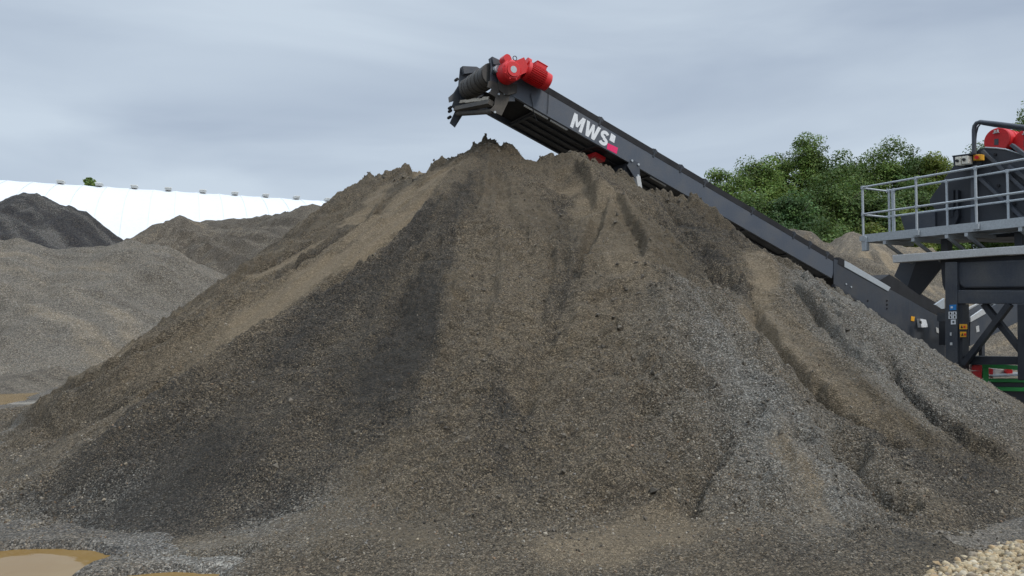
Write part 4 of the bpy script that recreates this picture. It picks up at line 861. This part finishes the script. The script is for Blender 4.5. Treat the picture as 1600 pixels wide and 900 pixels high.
cpoly(mb, hood, -0.05, 0.02); cpoly(mb, hood, -WB + 0.1, 0.02); cpoly(mb, [hood[0], hood[1], (hood[1][0] - .02, hood[1][1] - .03), (hood[0][0] - .01, hood[0][1] - .03)], -0.07, WB - 0.18)
mb.build('feed_hood', M_BLACK, conv)
def csign(name, q, mat, b=0.017, th=0.008): mb = MB(); cpoly(mb, [ca(*p) for p in q], b + th, th); return mb.build(name, mat, conv)
sb = csign('switch_box', [(1431, 498), (1440, 499.5), (1443, 511), (1433, 511.5)], M_WHITE, 0.02, 0.10)
mb = MB(); cpoly(mb, [ca(*p, 0.13) for p in ((1437, 501), (1440, 502), (1440, 506), (1437, 505))], 0.135, 0.015); mb.build('knob', M_INK, sb)
csign('warning_sign', [(1422.5, 494), (1428, 495), (1427, 502), (1422, 501)], M_YEL)
csign('notice_plate', [(1461, 511), (1465, 513), (1466, 521), (1462, 519)], M_PALE)
for q in ((1321, 444), (1329, 448.5), (1355, 470), (1385, 470), (1385, 476), (1385, 482)):
    a, h = ca(*q); MB().cyl(cl(a, 0.014, h), cl(a, 0.03, h), 0.022, n=10).build('bolt', M_GALV if q[1] < 460 else M_BLACK, conv)
for b_ in (-0.06, -WB + 0.06):
    p = cg(1465, 555, b_); q = p.copy(); q.z = 0; MB().bar(p, q, 0.12, 0.12, L2).build('support_leg', M_DARK, conv)
    p = cg(1340, 470, b_); q = p.copy(); q.z = 0; MB().bar(p, q, 0.10, 0.10, L2).build('support_leg', M_DARK, conv)

M_CREAM = paint('cream_switch_box', (0.70, 0.66, 0.56), 0.5, dirt=0.15)
# ------------------------------------------------------------------ the washing plant on the right
UX = Vector((math.sin(CA), -math.cos(CA), 0)); VX = Vector((math.cos(CA), math.sin(CA), 0)); P0 = at(1347, 380, 15.0); P0.z = 0
plant = empty('washing_plant', P0, math.atan2(UX.y, UX.x), label='dark blue-grey screening plant with railed walkway and red motor drums at right', cat='plant')
PINV = (Matrix.Translation(P0) @ Matrix.Rotation(math.atan2(UX.y, UX.x), 4, 'Z')).inverted()
def pl(px, py, v=0.0): return PINV @ on_plane(px, py, P0 + VX * v, VX)          # pixel on the plane v -> local point
def c3(x, y): return 1300 + x * .25553, 170 + y * .25553                         # two close-ups of the photograph used for measuring
def c4(x, y): return 1360 + x * .3113, 370 + y * .3113
def P3(x, y, v): return pl(*c3(x, y), v)
def P4(x, y, v): return pl(*c4(x, y), v)
VV = Vector((0, 1, 0)); ZZ = Vector((0, 0, 1))
def pprism(name, pts, th, mat, parent=plant, bevel=0.008): return MB().prism(pts, VV * th).build(name, mat, parent, bevel=bevel)
U_END = 5.2
wf = P3(518, 785, 0).z; wt = P3(518, 735, 0).z; wr = P3(518, 424, 0).z; wk = P3(518, 600, 0).z
u_b = P3(518, 500, 0).x; u_c = P3(883, 500, 0).x; u_a = P3(190, 500, 0).x
# walkway floor, toe boards, under-brackets
MB().box(((u_a + U_END) / 2, 0.40, wf + 0.04), (U_END - u_a, 0.74, 0.05)).build('walkway_floor', M_GALV, plant)
for v_ in (0.0, 0.80): MB().box(((u_a + U_END) / 2, v_, (wf + wt) / 2), (U_END - u_a, 0.012, wt - wf)).box(((u_a + U_END) / 2, v_ + 0.03, wt), (U_END - u_a, 0.06, 0.010)).build('toe_board', M_GALV, plant)
MB().box((u_a - 0.006, 0.40, (wf + wt) / 2), (0.012, 0.80, wt - wf)).build('toe_board', M_GALV, plant)
MB().box((u_a + 0.03, 0.0, wf - 0.03), (0.11, 0.10, 0.30)).build('corner_bracket', M_GALV, plant, bevel=0.01)
# handrails
def rail_set(name, v, us, closed_end):
    mb = MB(); r = 0.021
    for z in (wr, wk): mb.tube([(us[0], v, z), (U_END, v, z)], r, 10)
    o = mb.build(name, M_GALV, plant)
    for u in us: MB().tube([(u, v, wt - 0.16), (u, v, wr)], 0.023, 10).cyl((u, v, wr - .035), (u, v, wr + .03), 0.033).cyl((u, v, wk - .03), (u, v, wk + .03), 0.032).box((u, v - 0.02, wt - 0.08), (0.11, 0.05, 0.10)).build('post', M_GALV, o)
    return o
st = u_c - u_b
h1 = rail_set('handrail', -0.02, [u_a, u_b, u_c, u_c + st, u_c + 2 * st, u_c + 3 * st], True)
u_r = P3(378, 560, 0.80).x; u_r2 = P3(703, 560, 0.80).x
h2 = rail_set('handrail', 0.80, [u_a + 0.02, u_r, u_r2, 2 * u_r2 - u_r, 3 * u_r2 - 2 * u_r, 4 * u_r2 - 3 * u_r], True)
for z in (wr, wk): MB().tube([(u_a, -0.02, z), (u_a - .05, 0.02, z), (u_a - .05, 0.76, z), (u_a + .02, 0.80, z)], 0.020, 8).build('end_rail', M_GALV, h1)
MB().tube([(u_a - .05, 0.05, wk), (u_a - .05, 0.05, wr)], 0.020, 8).build('end_bar', M_GALV, h1)
MB().tube([(u_a + .10, 0.80, wt - .1), (u_a + .10, 0.80, wr)], 0.026, 8).build('post', M_GALV, h2)
# struts under the walkway
for u in (u_a + 0.45, u_b - .1, u_b + 0.55, u_c - 0.2, u_c + .7, u_c + 1.6):
    MB().bar((u, 0.0, wf - 0.04), (u, 0.9, wf - 0.04), 0.06, 0.07).bar((u, 0.06, wf - 0.06), (u + 0.02, 0.85, wf - 0.42), 0.05, 0.05).build('walkway_bracket', M_GALV, plant)
for u in (u_b + 0.25, u_c + 0.45): MB().box((u, 0.5, wf - 0.26), (0.13, 0.16, 0.46)).build('walkway_support', M_NAVY, plant, bevel=0.008)
# hopper, body and screen side
V1 = 1.0
def body(name, q, v, th, mat=M_NAVY): return pprism(name, [P3(x, y, v) for x, y in q], th, mat)
body('feed_chute', [(415, 652), (630, 622), (632, 790), (462, 800)], 0.96, 1.6)
body('hopper', [(595, 556), (740, 352), (862, 262), (884, 258), (884, 790), (640, 790), (634, 620), (598, 578)], 1.0, 1.9, M_DARK)
scr = body('screen_side', [(880, 262), (900, 245), (935, 237), (1000, 240), (1060, 247), (1174, 282), (1300, 330), (1700, 470), (1700, 760), (880, 790)], 0.93, 0.05, M_DARK)
body('screen_body', [(890, 270), (935, 247), (1060, 257), (1174, 292), (1300, 340), (1700, 480), (1700, 760), (890, 790)], 0.99, 2.2, M_DARK)
body('screen_cheek', [(1050, 247), (1075, 232), (1105, 210), (1174, 188), (1300, 170), (1700, 200), (1700, 470), (1300, 330), (1174, 282)], 1.35, 0.06, M_DARK)
mb = MB(); mb.tube([P3(x, y, 0.92) for x, y in ((935, 237), (1000, 240), (1060, 247), (1174, 282), (1300, 330))], 0.014, 6); mb.build('edge_trim', M_GALV, scr)
mb = MB(); mb.tube([P3(x, y, 1.34) for x, y in ((1050, 247), (1075, 232), (1105, 210), (1174, 188), (1300, 170))], 0.014, 6); mb.build('edge_trim', M_GALV, scr)
for q in (((925, 258), (1174, 490)), ((1174, 490), (1330, 640)), ((905, 422), (1174, 672)), ((1100, 220), (1190, 290)), ((1085, 350), (1260, 480))):
    MB().bar(P3(*q[0], 0.90), P3(*q[1], 0.90), 0.06, 0.10, VV).build('stiffener', M_NAVY, scr, bevel=0.006)
for x, y in ((1000, 280), (1000, 325), (985, 385), (955, 470), (1120, 640), (1120, 580), (1100, 440), (1020, 470), (965, 690), (930, 400), (1150, 400), (905, 330)):
    p = P3(x, y, 0.93); MB().cyl(p, p - VV * 0.03, 0.026, n=8).build('bolt', M_BLACK, scr)
MB().bar(P3(868, 262, .88), P3(868, 760, .88), 0.07, 0.09, VV).build('mast', M_NAVY, plant)
# arch pipe with its thinner cable pipe
MB().tube([P3(x, y, 0.86) for x, y in ((869, 330), (869, 200), (868, 130), (872, 105), (884, 88), (905, 80), (1000, 90), (1174, 112), (1330, 132), (1700, 180))], 0.040, 12).build('arch_pipe', M_NAVY, plant)
MB().tube([P3(x, y, 0.86) for x, y in ((876, 205), (882, 150), (892, 112), (908, 92), (930, 96), (1000, 108), (1174, 130), (1330, 150))], 0.016, 8).build('cable_pipe', M_DARK, plant)
# switch boxes
MB().prism([P3(*q, 0.72) for q in ((738, 290), (858, 282), (858, 335), (745, 348))], VV * .25).prism([P3(*q, 0.62) for q in ((733, 287), (862, 270), (862, 278), (735, 294))], VV * .4).build('switch_housing', M_DARK, plant)
for q, kk in (([(752, 296), (786, 291), (787, 342), (754, 346)], (768, 318)), ([(792, 291), (830, 286), (831, 333), (793, 338)], (809, 311))):
    s_ = MB().prism([P3(*p, 0.58) for p in q], VV * .15).build('switch_box', M_CREAM, plant, bevel=0.006); p = P3(*kk, 0.58); MB().cyl(p, p - VV * 0.035, 0.027, n=14).build('knob', M_INK, s_)
s_ = MB().prism([P3(*p, 0.70) for p in ((862, 280), (910, 277), (911, 312), (863, 316))], VV * .12).build('switch_box', M_YEL, plant, bevel=0.008)
p0, p1 = P3(872, 297, .68), P3(892, 296, .68); MB().cyl(P3(884, 297, .7), P3(884, 297, .64), 0.035, n=14).bar(p0, p1, 0.03, 0.02, VV).build('knob', M_RED, s_)
MB().prism([P3(*p, 0.80) for p in ((862, 318), (905, 318), (905, 352), (862, 352))], VV * .06).build('bracket_plate', M_DARK, plant)
# red vibrator drums
for (cx, cy, v_) in ((1010, 192, 1.15), (1190, 200, 1.30)):
    c = P3(cx, cy, v_); c2 = c + VV * 0.62 - Vector((0.03, 0, 0)); d = MB(); d.cyl(c, c2, 0.235, n=36); d.cyl(c, c - VV * 0.012, 0.235, 0.222, n=36)
    for k in range(3): q = c.lerp(c2, 0.35 + 0.25 * k); d.cyl(q, q.lerp(c2, 0.03), 0.242, n=36)
    o = d.build('vibrator_motor', M_RED, plant)
    MB().prism([P3(cx - 18, cy - 8, v_ - .016), P3(cx + 8, cy - 10, v_ - .016), P3(cx + 8, cy + 28, v_ - .016), P3(cx - 18, cy + 30, v_ - .016)], VV * .006).build('type_plate', M_NAVY, o)
    MB().box(c + Vector((0, -0.03, 0.14)), (0.10, 0.04, 0.018)).box(c + Vector((-.02, -0.03, 0.165)), (0.018, 0.04, 0.05)).box(c + Vector((.03, -0.03, 0.165)), (0.018, 0.04, 0.05)).build('lifting_lug', M_PALE, o)
# machinery seen on the body between the rails
MB().bar(P3(735, 500, .93), P3(735, 660, .93), 0.10, 0.10, VV).bar(P3(770, 500, .95), P3(770, 640, .95), 0.05, 0.08, VV).build('gate_ram', M_DARK, plant)
MB().prism([P3(*p, 0.90) for p in ((675, 640), (770, 625), (775, 655), (735, 745), (672, 750))], VV * .1).build('door_plate', M_DARK, plant)
# pale edge beam below, main frame, leg, braces
VB = -0.15
MB().prism([P4(*p, VB) for p in ((110, 92), (485, 64), (650, 52), (1300, 8), (1300, 66), (650, 92), (485, 104), (112, 131))], VV * .16).build('edge_beam', M_PALE, plant, bevel=0.01)
MB().prism([P4(*p, VB + .17) for p in ((350, 112), (1300, 62), (1300, 350), (372, 268), (362, 240))], VV * 1.2).build('main_frame', M_DARK, plant)
MB().prism([P4(*p, VB + .10) for p in ((436, 128), (1300, 90), (1300, 250), (470, 258), (448, 245), (438, 215))], VV * .06).build('frame_panel', M_NAVY, plant, bevel=0.03)
MB().prism([P4(*p, VB + .06) for p in ((376, 268), (1300, 272), (1300, 338), (376, 336))], VV * .2).build('cross_beam', M_NAVY, plant, bevel=0.01)
lg = MB().prism([P4(*p, VB + .04) for p in ((374, 128), (434, 126), (437, 640), (445, 700), (374, 700))], VV * .26).build('leg', M_NAVY, plant, bevel=0.012)
lg2 = MB().prism([P4(*p, VB + .08) for p in ((437, 336), (462, 338), (462, 700), (437, 700))], VV * .2).build('leg_flange', M_DARK, lg)
MB().prism([P4(*p, VB + .05) for p in ((736, 336), (800, 336), (800, 720), (738, 720))], VV * .26).build('leg', M_DARK, plant, bevel=0.012)
# far pair of legs
for u in (P4(405, 400, 0).x, P4(765, 400, 0).x): MB().box((u, 2.9, 1.5), (0.24, 0.24, 3.0)).build('leg', M_DARK, plant)
MB().bar(P4(572, 338, .02), P4(790, 612, .02), 0.09, 0.11, VV).build('brace', M_DARK, plant)
MB().bar(P4(700, 338, -.08), P4(470, 640, -.08), 0.09, 0.11, VV).build('brace', M_DARK, plant)
MB().prism([P4(*p, 0.0) for p in ((445, 598), (800, 604), (800, 642), (445, 642))], VV * .25).build('base_beam', M_DARK, plant)
# discharge chute onto the conveyor
VC = 0.9
ch = MB().prism([P4(*p, VC) for p in ((160, 100), (250, 90), (190, 252), (118, 198))], VV * 0.05).build('discharge_chute', M_PANEL, plant, bevel=0.01)
MB().prism([P4(*p, VC - .02) for p in ((240, 95), (360, 90), (358, 150), (246, 292), (186, 250))], VV * 0.04).build('chute_side', M_DARK, ch)
# signs on the leg
def psign(name, q, mat, v=VB + .036, parent=lg): return MB().prism([P4(*p, v - .004) for p in q], VV * .004).build(name, mat, parent)
sg = psign('blue_sign', [(397, 342), (431, 340), (431, 367), (398, 369)], M_BLUE)
psign('pictogram', [(403, 350), (413, 349), (413, 358), (403, 359)], M_WHITE, VB + .031, sg)
for q in ((392, 376, 411, 392), (413, 375, 432, 391), (392, 394, 411, 412), (413, 393, 432, 411)):
    w_ = psign('safety_sign', [(q[0], q[1]), (q[2], q[1]), (q[2], q[3]), (q[0], q[3])], M_WHITE)
    cx, cy = (q[0] + q[2]) / 2, (q[1] + q[3]) / 2; psign('pictogram', [(cx - 3, cy - 6), (cx + 4, cy - 3), (cx + 3, cy + 6), (cx - 4, cy + 4)], M_INK, VB + .031, w_)
w_ = psign('safety_sign', [(404, 416), (428, 415), (428, 439), (404, 440)], M_WHITE)
psign('pictogram', [(411, 423), (420, 422), (421, 432), (412, 433)], M_NAVY, VB + .031, w_)
for q in ((399, 480, 407, 496), (399, 530, 411, 544)): psign('label_plate', [(q[0], q[1]), (q[2], q[1]), (q[2], q[3]), (q[0], q[3])], M_PALE)
MB().prism([P4(*p, VB + .045) for p in ((444, 428), (490, 428), (490, 510), (444, 510))], VV * .03).build('sign_board', M_DARK, lg)
for q in ((447, 438, 486, 464), (450, 476, 481, 503)):
    w_ = psign('warning_sign', [(q[0], q[1]), (q[2], q[1]), (q[2], q[3]), (q[0], q[3])], M_YEL, VB + .044)
    cx, cy = q[0] + 11, (q[1] + q[3]) / 2; psign('pictogram', [(cx - 6, cy + 7), (cx + 6, cy + 7), (cx, cy - 7)], M_INK, VB + .039, w_)
    psign('pictogram', [(cx + 9, cy - 5), (cx + 18, cy - 5), (cx + 18, cy + 6), (cx + 9, cy + 6)], M_RED, VB + .039, w_)

# ------------------------------------------------------------------ second conveyor behind the plant
Q0 = at(1516, 540, 18.0); Q0.z = 0; c2 = empty('conveyor', Q0, R(12), label='second dark conveyor with pale side covers, rising to the right behind the crossed braces', cat='conveyor')
CI2 = (Matrix.Translation(Q0) @ Matrix.Rotation(R(12), 4, 'Z')).inverted(); Q2X = Vector((math.cos(R(12)), math.sin(R(12)), 0)); Q2N = Vector((math.sin(R(12)), -math.cos(R(12)), 0))
def q2(x, y, b=0.0): return CI2 @ on_plane(*c4(x, y), Q0 + Q2N * b, Q2N)
N2 = CI2.to_3x3() @ Q2N
def s2(name, q, b, th, mat): return MB().prism([q2(x, y, b) for x, y in q], -N2 * th).build(name, mat, c2)
s2('side_panel', [(502, 425), (585, 365), (1100, 60), (1100, 240), (590, 505), (500, 548)], 0.0, 0.03, M_NAVY)
s2('side_panel', [(502, 425), (585, 365), (1100, 60), (1100, 240), (590, 505), (500, 548)], -0.8, 0.03, M_NAVY)
s2('edge_cover', [(503, 405), (565, 362), (580, 385), (504, 428)], 0.03, 0.05, M_PALE)
s2('edge_cover', [(470, 368), (540, 335), (556, 345), (486, 378)], -0.75, 0.05, M_PALE)
s2('edge_cover', [(600, 335), (1100, 40), (1100, 90), (640, 345)], -0.2, 0.05, M_GALV)
s2('tail_box', [(462, 380), (502, 380), (502, 425), (462, 425)], 0.0, 0.8, M_NAVY)
s2('tail_box', [(455, 425), (502, 425), (500, 548), (455, 548)], -0.05, 0.7, M_DARK)
s2('belt', [(500, 420), (1100, 75), (1100, 95), (500, 440)], -0.1, 0.6, M_BLACK)
s2('notice_plate', [(530, 450), (545, 445), (548, 475), (533, 480)], 0.012, 0.01, M_PALE)
s2('support_leg', [(560, 520), (575, 512), (575, 640), (560, 640)], -0.1, 0.1, M_DARK)
s2('support_leg', [(900, 340), (915, 335), (915, 640), (900, 640)], -0.1, 0.1, M_DARK)
# pale cover of it left of the leg
s2('edge_cover', [(325, 340), (372, 308), (372, 360), (358, 362)], -0.3, 0.05, M_GALV)

# ------------------------------------------------------------------ green machine low at the right edge
G0 = at(1545, 600, 13.2); G0.z = 0; gmach = empty('green_machine', G0, R(-14), label='green steel machine frame with red fittings below the plant at the right edge', cat='machine')
GI = (Matrix.Translation(G0) @ Matrix.Rotation(R(-14), 4, 'Z')).inverted(); GN = Vector((-math.sin(R(14)), -math.cos(R(14)), 0))
def c5(x, y): return 1500 + x * .1, 550 + y * .1
def g_(x, y, b=0.0): return GI @ on_plane(*c5(x, y), G0 + GN * b, GN)
NG = GI.to_3x3() @ GN
def gs(name, q, b, th, mat, parent=gmach): return MB().prism([g_(x, y, b) for x, y in q], -NG * th).build(name, mat, parent, bevel=0.004)
gs('frame_post', [(355, 190), (450, 200), (450, 915), (355, 915)], 0.0, 0.12, M_GREEN)
gs('top_rail', [(330, 178), (570, 190), (1400, 250), (1400, 315), (560, 258), (330, 232)], 0.03, 0.12, M_GREEN)
gs('middle_rail', [(452, 420), (1400, 415), (1400, 480), (452, 470)], -0.05, 0.10, M_GREEN)
gs('lower_rail', [(452, 545), (1400, 570), (1400, 625), (452, 605)], 0.0, 0.12, M_GREEN)
gs('cover_plate', [(510, 375), (1400, 340), (1400, 365), (515, 392)], 0.05, 0.6, M_GALV)
gs('body_panel', [(380, 470), (1400, 480), (1400, 915), (380, 915)], -0.12, 0.7, M_DARK)
gs('red_fitting', [(190, 215), (240, 200), (345, 205), (345, 300), (205, 285), (180, 265)], 0.05, 0.12, M_RED)
gs('red_fitting', [(200, 300), (340, 300), (340, 460), (200, 460)], 0.0, 0.12, M_RED)
gs('red_fitting', [(455, 255), (520, 265), (515, 410), (465, 400)], -0.3, 0.1, M_RED)
gs('red_fitting', [(730, 270), (800, 265), (825, 290), (822, 340), (740, 345), (720, 320)], -0.3, 0.1, M_RED)
gs('pale_box', [(540, 265), (700, 280), (700, 360), (545, 365)], -0.4, 0.2, M_PALE)
